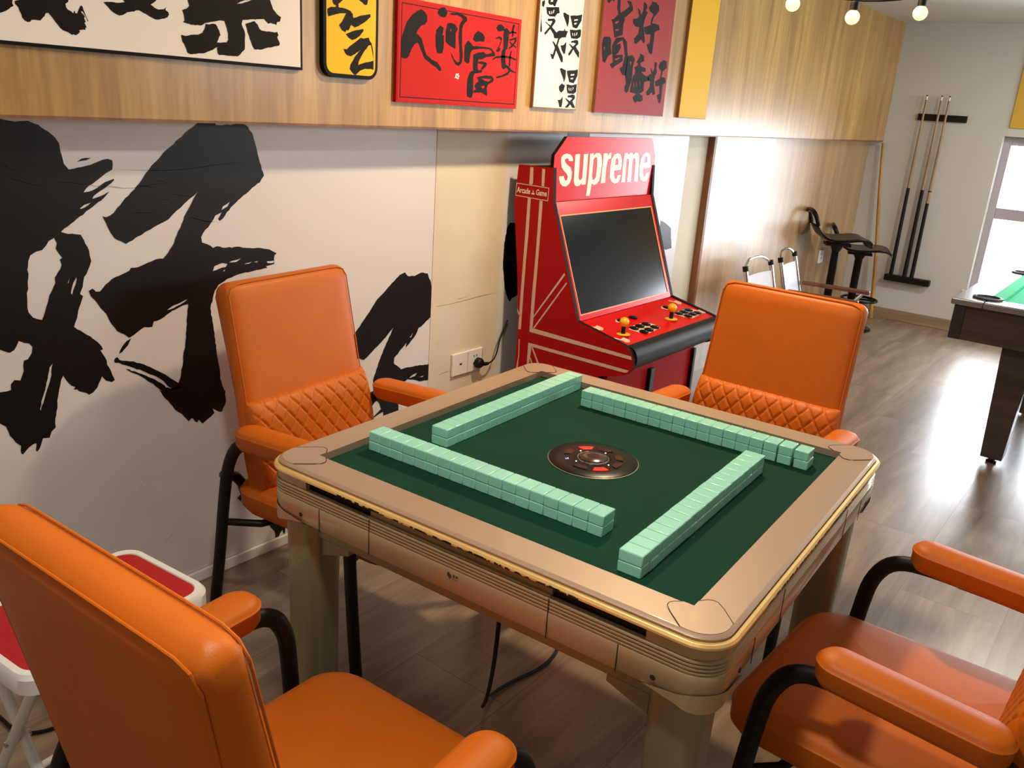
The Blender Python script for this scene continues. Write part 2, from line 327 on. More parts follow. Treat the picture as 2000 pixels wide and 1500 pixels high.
# outlines of the brush writing and printed stripes, half millimetres on their wall or board
ART = {'mural':[('k',[[(-1300,2684),(-1180,2676),(-1142,2668),(-1098,2668),(-1064,2670),(-1020,2654),(-982,2626),(-950,2596),(-936,2572),(-934,2538),(-928,2510),(-924,2482),(-904,2454),(-880,2458),(-820,2470),(-758,2490),(-712,2502),(-690,2494),(-694,2450),(-726,2434),(-758,2412),(-798,2384),(-830,2364),(-844,2346),(-800,2354),(-760,2376),(-720,2396),(-690,2406),(-688,2400),(-722,2374),(-762,2350),(-796,2328),(-804,2314),(-772,2322),(-726,2342),(-718,2344),(-742,2320),(-808,2274),(-886,2224),(-968,2166),(-936,2154),(-876,2146),(-862,2118),(-848,2084),(-836,2014),(-854,1974),(-878,1938),(-886,1908),(-906,1856),(-892,1844),(-906,1810),(-926,1758),(-950,1696),(-920,1672),(-874,1634),(-840,1598),(-816,1556),(-830,1552),(-808,1508),(-802,1470),(-784,1430),(-768,1380),(-784,1372),(-814,1386),(-834,1414),(-852,1382),(-862,1360),(-886,1338),(-908,1330),(-922,1344),(-936,1350),(-956,1360),(-964,1372),(-984,1376),(-972,1386),(-992,1398),(-1014,1432),(-1026,1458),(-1038,1438),(-1056,1374),(-1068,1316),(-1086,1244),(-1088,1198),(-1110,1182),(-1122,1152),(-1154,1158),(-1166,1128),(-1186,1096),(-1194,1104),(-1188,1142),(-1224,1128),(-1254,1100),(-1262,1108),(-1258,1146),(-1280,1170),(-1302,1210),(-1314,1262),(-1338,1284),(-1452,1366),(-1442,1448),(-1320,1438),(-1272,1438),(-1270,1466),(-1252,1484),(-1226,1476),(-1206,1518),(-1200,1570),(-1180,1574),(-1160,1602),(-1154,1630),(-1168,1650),(-1188,1656),(-1212,1670),(-1236,1630),(-1258,1620),(-1270,1626),(-1296,1642),(-1416,1664)],
[(-1002,2140),(-992,2114),(-1000,2088),(-986,2062),(-974,2042),(-986,2036),(-980,2010),(-998,1978),(-1018,1950),(-1018,1924),(-1052,1868),(-1070,1818),(-1098,1754),(-1136,1772),(-1154,1800),(-1154,1852),(-1142,1946),(-1130,2040),(-1118,2068),(-1092,2082),(-1062,2088),(-1042,2108),(-1028,2128)],
[(-916,1942),(-924,1904),(-944,1858),(-950,1866),(-934,1914)],
[(-950,1938),(-956,1916),(-960,1920)],
[(-1070,1530),(-1088,1456),(-1126,1360),(-1150,1302),(-1152,1314),(-1118,1404),(-1086,1514)],
[(-812,2296),(-826,2286),(-864,2268),(-868,2272),(-844,2288)]]),
('k',[[(-202,2686),(-114,2688),(-106,2672),(-16,2674),(32,2684),(82,2676),(120,2636),(138,2580),(148,2546),(160,2496),(192,2402),(162,2364),(110,2336),(68,2304),(16,2272),(-36,2232),(-86,2176),(-106,2164),(-116,2176),(-94,2210),(-134,2194),(-164,2154),(-214,2104),(-226,2084),(-222,2054),(-190,2042),(-156,2018),(-132,2026),(-94,2014),(16,2010),(56,2000),(160,1990),(214,1978),(268,1950),(252,1938),(250,1888),(190,1880),(200,1868),(104,1862),(10,1854),(-72,1836),(-132,1808),(-164,1760),(-190,1680),(-174,1552),(-162,1422),(-148,1324),(-146,1254),(-134,1208),(-116,1168),(-114,1104),(-142,1048),(-160,1050),(-206,1082),(-194,1052),(-218,1036),(-276,1006),(-290,1026),(-298,1036),(-306,1022),(-322,1030),(-334,1052),(-342,1056),(-362,1042),(-398,1094),(-444,1136),(-456,1160),(-504,1226),(-526,1270),(-498,1248),(-484,1276),(-450,1256),(-414,1278),(-404,1300),(-382,1372),(-374,1428),(-356,1500),(-344,1580),(-326,1724),(-376,1714),(-422,1700),(-486,1666),(-514,1658),(-532,1658),(-542,1630),(-586,1636),(-638,1608),(-674,1592),(-690,1608),(-736,1640),(-758,1676),(-784,1738),(-812,1774),(-826,1802),(-854,1838),(-862,1866),(-842,1876),(-826,1858),(-806,1856),(-772,1890),(-722,1920),(-646,1944),(-636,1958),(-596,1958),(-540,1976),(-500,1988),(-456,1988),(-424,2018),(-400,2048),(-370,2104),(-340,2158),(-308,2220),(-270,2276),(-230,2330),(-314,2270),(-408,2194),(-532,2140),(-652,2082),(-712,2118),(-716,2126),(-740,2174),(-762,2228),(-744,2222),(-702,2242),(-684,2264),(-608,2336),(-546,2396),(-536,2410),(-502,2448),(-474,2478),(-430,2516),(-402,2542),(-376,2560),(-302,2618),(-238,2662)],
[(-164,1890),(-152,1916),(-108,1928),(-68,1920),(-80,1904)],
[(-58,1928),(24,1944),(-8,1926),(-38,1926)],
[(42,1908),(96,1918),(74,1906)],
[(106,1914),(138,1916),(126,1908)],
[(196,1910),(246,1908),(248,1896),(202,1898)],
[(-38,2266),(-54,2240),(-94,2222),(-84,2242)],
[(-452,1708),(-420,1726),(-332,1752),(-336,1744),(-412,1714)],
[(-100,1884),(-84,1890),(-90,1880)]]),
('k',[[(892,1356),(932,1392),(992,1456),(1038,1504),(1074,1546),(1124,1582),(1172,1616),(1234,1660),(1296,1704),(1348,1716),(1376,1686),(1442,1678),(1508,1696),(1578,1682),(1616,1610),(1634,1548),(1652,1486),(1676,1402),(1666,1374),(1610,1342),(1528,1294),(1500,1288),(1476,1242),(1410,1184),(1376,1160),(1382,1200),(1342,1166),(1264,1106),(1260,1068),(1334,1006),(1402,1008),(1542,996),(1680,980),(1684,860),(1548,868),(1406,916),(1352,892),(1308,788),(1320,682),(1278,676),(1252,666),(1166,674),(1164,720),(1082,700),(1030,682),(1144,746),(1118,802),(1064,856),(1062,984),(1134,1146),(1184,1234),(1250,1334),(1132,1244),(972,1148),(864,1188),(828,1298)],
[(1420,922),(1460,940),(1502,942),(1476,922)],
[(1532,906),(1576,908),(1562,898)],
[(1640,912),(1670,908),(1662,900)],
[(1446,1262),(1428,1230),(1410,1234)]]),
('k',[[(-64,454),(-24,478),(38,494),(292,276),(292,84),(282,70),(270,108),(252,92),(236,60),(214,72),(210,114),(180,160),(146,238),(24,370),(-26,400),(-42,430)]]),
('k',[[(-764,1484),(-758,1496),(-744,1500),(-736,1484),(-722,1476),(-660,1460),(-606,1434),(-536,1386),(-470,1336),(-410,1284),(-396,1256),(-450,1250),(-490,1302),(-538,1350),(-608,1394),(-686,1438),(-738,1468),(-760,1472)]]),
('k',[[(-706,1428),(-656,1404),(-594,1366),(-532,1320),(-492,1286),(-478,1238),(-502,1248),(-526,1274),(-550,1300),(-604,1352),(-658,1392)]]),
('k',[[(-662,1588),(-684,1552),(-718,1522),(-734,1516),(-716,1550),(-690,1576)]]),
('k',[[(2506,1986),(2470,1948),(2446,1808),(2450,1644),(2488,1472),(2530,1382),(2568,1334),(2600,1364),(2734,1398),(2952,1936)]]),
('k',[[(3210,2700),(3534,2704),(3562,2548),(3190,2548)]]),
('k',[[(5000,1850),(5118,1812),(5244,1756),(5314,1536),(5192,1530),(5012,1588)]]),
('k',[[(-862,2488),(-838,2504),(-794,2506),(-818,2496)]]),
('g',[[(-704,2452),(-504,2444),(-392,2442),(-274,2448),(-122,2466),(90,2482),(-122,2464),(-276,2446),(-392,2440),(-504,2442)]]),
('g',[[(-748,2380),(-646,2360),(-588,2360),(-482,2374),(-396,2376),(-482,2372),(-588,2358),(-646,2358),(-748,2378)]]),
('g',[[(-1022,2404),(-896,2394),(-774,2374),(-646,2358),(-774,2372),(-896,2392),(-1024,2404)]]),
('g',[[(-1202,2484),(-1164,2466),(-1128,2440),(-1164,2464)]]),
('g',[[(-1166,2422),(-1080,2392),(-988,2370),(-1080,2390),(-1166,2420)]]),
('g',[[(-466,2394),(-402,2380),(-402,2378),(-466,2392)]]),
('g',[[(-560,2372),(-482,2358),(-484,2356),(-560,2370)]]),
('g',[[(-436,2294),(-404,2294),(-404,2292),(-436,2292)]]),
('g',[[(-382,2322),(-284,2304),(-284,2302),(-382,2320)]]),
('g',[[(-602,2236),(-534,2234),(-492,2226),(-534,2232),(-602,2234)]]),
('g',[[(-322,2172),(-284,2194),(-198,2170),(-104,2156),(-198,2166),(-284,2192),(-322,2170)]]),
('g',[[(-480,1000),(-460,922),(-414,822),(-460,920),(-480,998)]]),
('g',[[(-716,672),(-672,736),(-622,798),(-672,734)]]),
('g',[[(-560,340),(-510,370),(-456,460),(-510,368),(-560,338)]])],
'big':[('k',[[(-1300,3154),(-1196,3160),(-1198,3136),(-1194,3128),(-1198,3124),(-1204,3122),(-1224,3106),(-1240,3098),(-1252,3094),(-1308,3080)]]),
('k',[[(-1188,3146),(-1170,3152),(-1106,3170),(-970,3184),(-974,3168),(-986,3160),(-984,3146),(-978,3138),(-966,3134),(-956,3126),(-952,3136),(-948,3136),(-948,3128),(-940,3128),(-932,3144),(-920,3162),(-914,3156),(-912,3146),(-904,3126),(-894,3102),(-898,3102),(-906,3122),(-914,3136),(-922,3140),(-922,3134),(-908,3120),(-912,3112),(-906,3098),(-912,3094),(-904,3076),(-910,3074),(-910,3066),(-920,3066),(-938,3062),(-934,3056),(-944,3046),(-956,3040),(-962,3044),(-970,3040),(-986,3050),(-1004,3054),(-1016,3062),(-1034,3084),(-1052,3108),(-1060,3116),(-1070,3114),(-1074,3108),(-1076,3102),(-1094,3084),(-1116,3084),(-1130,3082),(-1136,3074),(-1146,3072),(-1158,3078),(-1166,3088),(-1166,3096),(-1174,3114),(-1176,3124),(-1188,3136)]]),
('k',[[(-822,3186),(-796,3190),(-750,3192),(-724,3198),(-740,3214),(-696,3224),(-560,3238),(-588,3212),(-604,3202),(-586,3192),(-566,3186),(-540,3190),(-528,3200),(-532,3188),(-518,3180),(-516,3170),(-524,3158),(-542,3150),(-584,3142),(-620,3156),(-660,3172),(-676,3170),(-684,3164),(-716,3158),(-738,3144),(-754,3140),(-768,3144),(-790,3156),(-808,3174)]]),
('k',[[(-418,3244),(-422,3260),(44,3320),(46,3302),(56,3278),(64,3260),(84,3242),(112,3228),(104,3206),(86,3202),(82,3188),(46,3194),(32,3188),(22,3196),(6,3208),(-120,3190),(-126,3168),(-112,3144),(-108,3130),(-112,3056),(-142,3026),(-158,3018),(-248,3018),(-260,3016),(-268,3024),(-270,3052),(-292,3038),(-336,3020),(-418,3008),(-432,3014),(-442,3042),(-456,3062),(-460,3084),(-456,3090),(-438,3086),(-410,3094),(-372,3098),(-346,3110),(-334,3128),(-328,3150),(-308,3150),(-286,3156),(-272,3154),(-254,3128),(-248,3108),(-256,3100),(-270,3072),(-216,3078),(-206,3090),(-206,3120),(-214,3150),(-224,3174),(-250,3174),(-286,3164),(-330,3154),(-348,3142),(-404,3138),(-446,3146),(-438,3154),(-440,3176),(-448,3196),(-420,3210),(-410,3220)],
[(-152,3260),(-102,3282),(-56,3290),(-90,3276),(-126,3264)]]),
('k',[[(-104,3174),(-86,3180),(-50,3192),(-32,3178),(-20,3158),(-8,3152),(78,3152),(86,3156),(94,3140),(86,3130),(102,3100),(96,3090),(50,3078),(30,3076),(-12,3062),(-56,3060),(-66,3074),(-82,3108)]])],
'yel':[('k',[[(442,3366),(446,3342),(456,3328),(470,3328),(468,3318),(432,3314),(410,3302),(410,3286),(416,3266),(476,3284),(512,3292),(542,3294),(520,3260),(492,3228),(512,3206),(536,3198),(546,3210),(558,3208),(570,3226),(576,3240),(606,3228),(630,3238),(676,3262),(708,3286),(722,3296),(720,3310),(654,3296),(594,3276),(590,3296),(574,3310),(534,3318),(488,3320),(486,3336),(516,3356),(514,3376)]]),
('k',[[(634,3374),(624,3388),(702,3398),(702,3382),(694,3356),(678,3352),(662,3362)]]),
('k',[[(540,3188),(600,3212),(664,3228),(672,3220),(648,3194),(612,3170),(588,3162),(560,3172)]]),
('k',[[(522,3110),(548,3110),(568,3128),(604,3150),(652,3180),(676,3178),(710,3186),(718,3170),(732,3158),(736,3148),(744,3122),(750,3082),(750,3052),(750,3032),(750,3016),(734,3020),(684,3018),(646,3004),(614,2980),(598,2984),(570,3008),(576,3034),(600,3064),(616,3086),(652,3118),(608,3090),(576,3076),(552,3080),(536,3090),(532,3098)],
[(728,3148),(714,3146),(682,3116),(658,3086),(638,3056),(632,3034),(658,3044),(700,3054),(750,3066),(748,3084)]])],
'red':[('k',[[(1140,3384),(1168,3374),(1188,3356),(1192,3328),(1172,3302),(1142,3294),(1116,3270),(1100,3244),(1122,3240),(1152,3216),(1172,3172),(1194,3132),(1242,3110),(1294,3098),(1330,3066),(1334,3050),(1312,3048),(1284,3068),(1230,3088),(1176,3114),(1148,3154),(1124,3192),(1108,3194),(1090,3186),(1060,3150),(1042,3112),(1022,3098),(976,3102),(974,3192),(994,3246),(1016,3296),(1058,3342),(1106,3372)]]),
('k',[[(1316,3416),(1346,3418),(1370,3392),(1358,3368),(1340,3360),(1306,3364),(1280,3382),(1290,3400)]]),
('k',[[(1308,3312),(1340,3302),(1338,3280),(1328,3258),(1346,3260),(1346,3192),(1338,3156),(1318,3148),(1292,3152),(1276,3186),(1270,3252),(1278,3286)]]),
('k',[[(1374,3330),(1408,3338),(1444,3332),(1470,3310),(1466,3296),(1454,3286),(1456,3200),(1454,3188),(1418,3200),(1382,3212),(1362,3226),(1360,3286)],
[(1402,3302),(1412,3300),(1410,3284),(1402,3286)],
[(1408,3256),(1414,3254),(1412,3244)]]),
('k',[[(1394,3388),(1404,3394),(1460,3400),(1516,3396),(1552,3384),(1558,3364),(1526,3342),(1512,3310),(1518,3224),(1530,3146),(1522,3110),(1496,3090),(1466,3096),(1430,3134),(1414,3166),(1424,3158),(1450,3126),(1480,3110),(1500,3116),(1502,3152),(1482,3264),(1486,3328),(1498,3352),(1518,3366),(1502,3378),(1460,3388),(1412,3382)]]),
('k',[[(1672,3318),(1718,3304),(1742,3280),(1734,3256),(1678,3254),(1656,3246),(1622,3260),(1632,3290)]]),
('k',[[(1576,3250),(1606,3236),(1622,3222),(1748,3226),(1816,3222),(1850,3198),(1858,3178),(1762,3164),(1732,3150),(1684,3144),(1682,3128),(1682,3090),(1694,3076),(1730,3084),(1728,3064),(1658,3056),(1642,3072),(1634,3108),(1636,3144),(1630,3166),(1676,3184),(1736,3194),(1760,3182),(1824,3194),(1818,3204),(1786,3216),(1696,3210),(1624,3198),(1604,3178),(1598,3120),(1580,3110),(1550,3120),(1542,3182),(1546,3218)]]),
('k',[[(1682,3130),(1718,3134),(1776,3130),(1774,3114),(1738,3084),(1714,3086),(1742,3116),(1690,3118)]]),
('k',[[(1634,3072),(1658,3060),(1644,3036),(1648,2936),(1640,2908),(1626,2900),(1592,2910),(1586,2942),(1588,3016),(1606,3058)]]),
('k',[[(1676,3028),(1704,3040),(1772,3050),(1834,3050),(1856,3032),(1852,3016),(1800,2996),(1786,2972),(1796,2924),(1784,2922),(1736,2940),(1652,2934),(1656,2950),(1680,2956),(1660,2978),(1678,2998),(1700,3008),(1690,3026)],
[(1728,3028),(1834,3032),(1820,3022),(1798,3012),(1760,3016)],
[(1724,2978),(1762,2986),(1770,2976),(1744,2964)]]),
('k',[[(1850,3352),(1872,3376),(1902,3380),(1936,3366),(1942,3348),(1914,3338),(1876,3332)]]),
('k',[[(1852,3290),(1886,3304),(1918,3300),(1920,3286),(1900,3282),(1888,3292),(1858,3284)]]),
('k',[[(1912,3284),(1920,3282),(1894,3234),(1910,3230),(1904,3214),(1876,3204),(1864,3212),(1882,3232)]]),
('k',[[(1936,3352),(1964,3364),(1994,3344),(1986,3264),(1982,3232),(1966,3226),(1962,3184),(1976,3132),(2008,3124),(2044,3102),(2090,3088),(2088,3082),(2028,3092),(2006,3068),(1952,3052),(1890,3038),(1880,3050),(1942,3062),(1992,3082),(2012,3096),(1986,3112),(1954,3100),(1934,3112),(1920,3170),(1926,3218),(1942,3234),(1932,3316)]]),
('k',[[(1832,3150),(1838,3164),(1868,3178),(1946,3188),(2018,3188),(2086,3176),(2086,3166),(2020,3176),(1940,3174),(1862,3164)]]),
('k',[[(2022,3226),(2034,3222),(2026,3188),(2026,3124),(2010,3124),(2010,3188)]]),
('k',[[(2036,3394),(2052,3390),(2040,3362),(2040,3320),(2026,3310),(2020,3352),(2026,3384)]]),
('k',[[(1990,3340),(2016,3348),(2074,3348),(2076,3338),(2026,3338),(1996,3328)]]),
('k',[[(1994,3294),(2078,3316),(2076,3286),(2050,3266),(2080,3254),(2078,3244),(2044,3256),(2010,3236),(1992,3240),(2026,3262),(1996,3278),(2008,3282),(2038,3270),(2056,3288),(2054,3298),(2008,3286)]]),
('w',[[(1470,3042),(1482,3042),(1478,3024),(1498,3012),(1490,3008),(1468,3018),(1462,3012),(1460,3016),(1468,3024)]]),
('w',[[(1484,3042),(1498,3046),(1496,3036),(1510,3028),(1498,3026),(1500,3012),(1492,3008),(1490,3028),(1484,3030)]])],
'whi':[('k',[[(2340,3598),(2340,3602),(2340,3552),(2346,3460),(2362,3386),(2354,3372),(2340,3382),(2340,3416),(2340,3414),(2340,3418),(2340,3432),(2340,3506)]]),
('k',[[(2340,3546),(2340,3552),(2340,3528),(2340,3480),(2340,3482)]]),
('k',[[(2340,3574),(2370,3586),(2374,3568),(2364,3538),(2344,3546)]]),
('k',[[(2414,3606),(2534,3622),(2504,3572),(2500,3560),(2482,3560),(2470,3568),(2430,3562),(2410,3576)],
[(2440,3596),(2470,3602),(2468,3588),(2440,3582)]]),
('k',[[(2390,3544),(2474,3552),(2544,3562),(2560,3524),(2530,3516),(2506,3492),(2440,3488),(2406,3502)],
[(2426,3520),(2438,3522),(2448,3504),(2434,3502)],
[(2456,3522),(2464,3526),(2466,3506),(2458,3504)],
[(2480,3534),(2492,3538),(2488,3516),(2476,3512)]]),
('k',[[(2420,3470),(2498,3480),(2518,3468),(2512,3454),(2478,3422),(2540,3392),(2566,3406),(2628,3412),(2636,3428),(2648,3414),(2682,3414),(2660,3368),(2612,3364),(2584,3350),(2566,3308),(2640,3234),(2648,3198),(2628,3194),(2604,3220),(2552,3270),(2526,3210),(2508,3208),(2480,3242),(2514,3240),(2534,3288),(2496,3326),(2510,3328),(2548,3306),(2564,3354),(2516,3350),(2504,3374),(2460,3406),(2418,3372),(2402,3360),(2390,3374),(2450,3422),(2390,3446),(2404,3448),(2458,3430),(2478,3454),(2472,3462),(2422,3454)]]),
('k',[[(2602,3528),(2626,3534),(2646,3528),(2682,3522),(2684,3476),(2670,3440),(2650,3466),(2620,3500)]]),
('k',[[(2696,3520),(2746,3528),(2794,3534),(2850,3546),(2846,3502),(2816,3468),(2794,3444),(2738,3446),(2724,3474),(2704,3504)],
[(2750,3500),(2800,3510),(2796,3500),(2752,3490)],
[(2752,3476),(2788,3484),(2784,3472),(2756,3466)]]),
('k',[[(2706,3428),(2782,3430),(2840,3444),(2854,3434),(2850,3392),(2812,3372),(2730,3370),(2716,3394)],
[(2736,3406),(2746,3408),(2756,3390),(2746,3388)],
[(2764,3408),(2774,3412),(2780,3390),(2770,3388)],
[(2794,3418),(2806,3416),(2798,3396),(2788,3396)]]),
('k',[[(2734,3350),(2792,3364),(2824,3362),(2832,3342),(2800,3316),(2852,3284),(2854,3240),(2808,3268),(2772,3296),(2746,3264),(2720,3246),(2706,3260),(2752,3302),(2704,3330),(2716,3330),(2764,3316),(2796,3340),(2754,3342),(2736,3338)]]),
('k',[[(2604,3310),(2638,3314),(2670,3340),(2674,3312),(2668,3258),(2648,3254),(2620,3280)]]),
('k',[[(2616,3152),(2640,3156),(2662,3150),(2698,3142),(2700,3094),(2686,3058),(2666,3086),(2636,3122)]]),
('k',[[(2710,3142),(2760,3148),(2810,3152),(2856,3162),(2856,3118),(2832,3082),(2810,3058),(2752,3064),(2738,3092),(2716,3124)],
[(2764,3120),(2814,3126),(2810,3116),(2766,3108)],
[(2766,3094),(2802,3100),(2800,3088),(2770,3084)]]),
('k',[[(2718,3046),(2794,3044),(2854,3056),(2856,3046),(2856,3000),(2824,2982),(2742,2984),(2728,3010)],
[(2748,3022),(2758,3024),(2768,3004),(2758,3002)],
[(2776,3022),(2786,3026),(2792,3002),(2782,3002)],
[(2806,3032),(2820,3028),(2810,3010),(2802,3008)]]),
('k',[[(2748,2966),(2808,2978),(2840,2974),(2848,2952),(2816,2928),(2856,2890),(2856,2880),(2824,2880),(2788,2906),(2762,2880),(2734,2880),(2720,2880),(2766,2914),(2718,2946),(2730,2946),(2780,2928),(2812,2952),(2770,2956),(2750,2952)]]),
('k',[[(2622,3024),(2654,3050),(2702,3036),(2686,3000),(2658,2982),(2632,2998)]]),
('k',[[(2622,2932),(2656,2932),(2682,2958),(2684,2918),(2676,2880),(2650,2880)]])],
'dred':[('k',[[(3164,3702),(3274,3714),(3278,3686),(3242,3694),(3202,3664),(3174,3680)]]),
('k',[[(3326,3722),(3366,3726),(3372,3674),(3374,3634),(3390,3618),(3456,3650),(3512,3680),(3468,3710),(3480,3718),(3530,3718),(3562,3680),(3568,3656),(3446,3584),(3460,3574),(3442,3542),(3446,3464),(3332,3428),(3310,3470),(3288,3526),(3258,3558),(3292,3562),(3356,3604),(3328,3646)],
[(3314,3546),(3370,3560),(3368,3542),(3322,3530)],
[(3330,3490),(3384,3500),(3380,3486),(3338,3478)]]),
('k',[[(3730,3742),(3780,3724),(3792,3700),(3770,3680),(3808,3666),(3776,3626),(3758,3562),(3782,3516),(3812,3444),(3790,3430),(3744,3456),(3696,3428),(3674,3412),(3640,3422),(3632,3452),(3694,3494),(3696,3544),(3632,3544),(3588,3568),(3588,3594),(3656,3606),(3678,3626),(3640,3682),(3680,3670),(3708,3636),(3732,3676)],
[(3706,3588),(3718,3580),(3706,3570)]]),
('k',[[(3860,3758),(3926,3760),(3982,3736),(3990,3698),(3950,3670),(3904,3628),(3898,3596),(3940,3596),(4010,3594),(4036,3560),(3956,3532),(3956,3470),(3954,3368),(3930,3352),(3900,3364),(3844,3422),(3896,3438),(3892,3508),(3812,3500),(3780,3528),(3774,3552),(3874,3580),(3878,3624),(3908,3664),(3838,3682),(3816,3710),(3852,3732)]]),
('k',[[(3178,3422),(3258,3430),(3286,3408),(3292,3350),(3312,3310),(3262,3288),(3224,3234),(3188,3246),(3160,3336),(3160,3350),(3162,3344),(3160,3372),(3160,3396)],
[(3186,3346),(3208,3354),(3202,3318)]]),
('k',[[(3312,3346),(3306,3368),(3354,3430),(3414,3438),(3462,3448),(3524,3418),(3566,3300),(3560,3162),(3504,3162),(3450,3208),(3496,3226),(3502,3258),(3516,3308),(3480,3390),(3454,3424),(3398,3400),(3364,3380),(3422,3396),(3442,3368),(3408,3324),(3368,3302),(3318,3310)]]),
('k',[[(3326,3304),(3380,3304),(3478,3316),(3494,3270),(3374,3218),(3340,3200),(3298,3230),(3342,3248)],
[(3362,3274),(3444,3292),(3440,3284),(3382,3264)]]),
('k',[[(3560,3312),(3642,3324),(3680,3296),(3660,3238),(3664,3132),(3624,3046),(3602,3026),(3566,3044),(3560,3076),(3580,3102),(3548,3162),(3554,3250)],
[(3602,3272),(3634,3274),(3622,3236)]]),
('k',[[(3754,3348),(3826,3332),(3834,3294),(3772,3272),(3792,3248),(3868,3240),(3878,3214),(3802,3204),(3888,3176),(3930,3180),(3952,3142),(3872,3130),(3876,3054),(3814,3030),(3872,3014),(3880,2982),(3842,2966),(3788,2968),(3750,2956),(3708,2994),(3760,3028),(3652,3036),(3676,3164),(3700,3178),(3706,3210),(3688,3234),(3738,3250),(3732,3274),(3706,3272),(3760,3326)],
[(3738,3124),(3750,3124),(3758,3086),(3748,3086)],
[(3790,3132),(3802,3134),(3810,3096),(3800,3094)],
[(3694,3114),(3708,3114),(3712,3076),(3702,3076)]]),
('k',[[(4012,3302),(4056,3292),(4052,3252),(4074,3222),(4042,3180),(4042,3120),(4082,3044),(4050,3028),(4016,3054),(3980,3026),(3938,3024),(3926,3050),(3978,3092),(3974,3136),(3922,3154),(3940,3194),(3980,3202),(3948,3252),(3970,3240),(4004,3216),(4024,3250)]]),
('k',[[(4112,3302),(4164,3326),(4224,3318),(4238,3266),(4172,3234),(4162,3188),(4228,3184),(4250,3146),(4194,3122),(4202,3028),(4194,2972),(4166,2970),(4114,3032),(4162,3048),(4144,3114),(4076,3102),(4058,3142),(4136,3172),(4150,3232),(4110,3250),(4092,3268)]])],
'sup':[('c',[[(2532,2526),(2556,2546),(2602,2554),(2648,2546),(2680,2526),(2690,2498),(2634,2498),(2624,2516),(2600,2520),(2582,2510),(2582,2494),(2616,2472),(2664,2450),(2688,2418),(2688,2370),(2668,2330),(2626,2310),(2580,2314),(2544,2336),(2522,2374),(2524,2388),(2586,2388),(2596,2364),(2616,2352),(2632,2360),(2638,2384),(2618,2406),(2578,2428),(2544,2456),(2532,2494)]]),
('c',[[(2716,2548),(2778,2550),(2784,2454),(2786,2376),(2796,2356),(2818,2352),(2836,2368),(2836,2452),(2830,2548),(2892,2550),(2896,2318),(2838,2316),(2832,2328),(2810,2312),(2776,2306),(2744,2316),(2724,2344),(2720,2404)]]),
('c',[[(2920,2552),(2972,2554),(2972,2536),(3008,2556),(3054,2556),(3086,2536),(3104,2484),(3102,2404),(3090,2344),(3052,2314),(3012,2310),(2982,2324),(2966,2226),(2916,2228),(2926,2364)],
[(2994,2524),(3018,2524),(3030,2506),(3038,2432),(3032,2372),(3012,2350),(2990,2352),(2978,2376),(2974,2450),(2976,2506)]]),
('c',[[(3116,2554),(3176,2554),(3176,2532),(3202,2554),(3234,2560),(3234,2514),(3200,2510),(3184,2492),(3176,2422),(3180,2322),(3114,2320),(3116,2422)]]),
('c',[[(3280,2544),(3330,2554),(3378,2544),(3402,2508),(3412,2454),(3408,2422),(3302,2416),(3308,2374),(3326,2350),(3352,2350),(3360,2376),(3412,2380),(3406,2344),(3380,2318),(3328,2312),(3274,2330),(3242,2366),(3236,2438),(3244,2508)],
[(3306,2460),(3356,2462),(3348,2504),(3332,2518),(3312,2510)]]),
('c',[[(3438,2554),(3492,2556),(3496,2538),(3528,2556),(3562,2556),(3584,2538),(3616,2560),(3656,2554),(3682,2534),(3692,2478),(3704,2318),(3640,2320),(3630,2478),(3620,2510),(3596,2514),(3578,2498),(3592,2316),(3528,2318),(3522,2480),(3512,2510),(3490,2510),(3480,2494),(3492,2318),(3434,2318),(3432,2462)]]),
('c',[[(3748,2542),(3802,2560),(3848,2552),(3878,2522),(3892,2466),(3890,2430),(3772,2424),(3778,2382),(3800,2358),(3822,2360),(3832,2386),(3890,2392),(3884,2350),(3858,2320),(3806,2314),(3752,2330),(3720,2370),(3708,2440),(3718,2506)],
[(3778,2472),(3830,2476),(3826,2514),(3806,2528),(3786,2522)]])],
'side':[('s',[[(2268,2438),(2238,2436),(2232,2324),(2240,2308),(2266,2308)]]),
('s',[[(2156,2436),(2128,2434),(2126,2308),(2150,2310)]]),
('s',[[(2270,2208),(2242,2206),(2240,1932),(2244,1764),(2246,1450),(2246,1174),(2272,1170),(2274,1446),(2272,1760),(2270,1946)]]),
('s',[[(2158,2202),(2128,2200),(2128,1992),(2128,1784),(2130,1518),(2132,1208),(1224,1188),(1218,1162),(2160,1172),(2162,1466),(2156,1778),(2156,1988)]]),
('s',[[(1876,1696),(1866,1680),(2134,1286),(2134,1304)]]),
('s',[[(1850,1628),(1842,1620),(2118,1202),(2132,1204)]]),
('s',[[(2162,1082),(2118,1082),(1232,1078),(1244,1058),(1274,1052),(2130,1056),(2130,1004),(2144,878),(2162,874)]]),
('s',[[(2130,1052),(2114,1052),(2034,924),(2052,920)]]),
('s',[[(2136,964),(2128,966),(2098,908),(2116,902)]]),
('s',[[(2296,1340),(2268,1290),(2268,1268),(2294,1312)]]),
('s',[[(2260,1088),(2250,1090),(2242,940),(2252,956)]]),
('s',[[(2252,956),(2246,948),(2248,832),(2270,828)]]),
('s',[[(2390,2308),(2078,2304),(2080,2204),(2392,2210)],
[(2384,2302),(2084,2298),(2086,2210),(2386,2216)]])],
'crack':[('n',[[(1678,1426),(1836,1422),(2042,1430),(2194,1438),(2436,1438),(2194,1432),(2042,1424),(1836,1418),(1678,1422)]]),
('n',[[(1910,1448),(1950,1450),(2076,1456),(1950,1446),(1910,1446)]]),
('n',[[(1738,880),(1812,888),(1908,886),(1812,882),(1738,876)]]),
('n',[[(1912,826),(2026,832),(2168,842),(2026,826),(1912,822)]]),
('n',[[(2182,834),(2200,772),(2224,708),(2200,768),(2182,830)]])]}

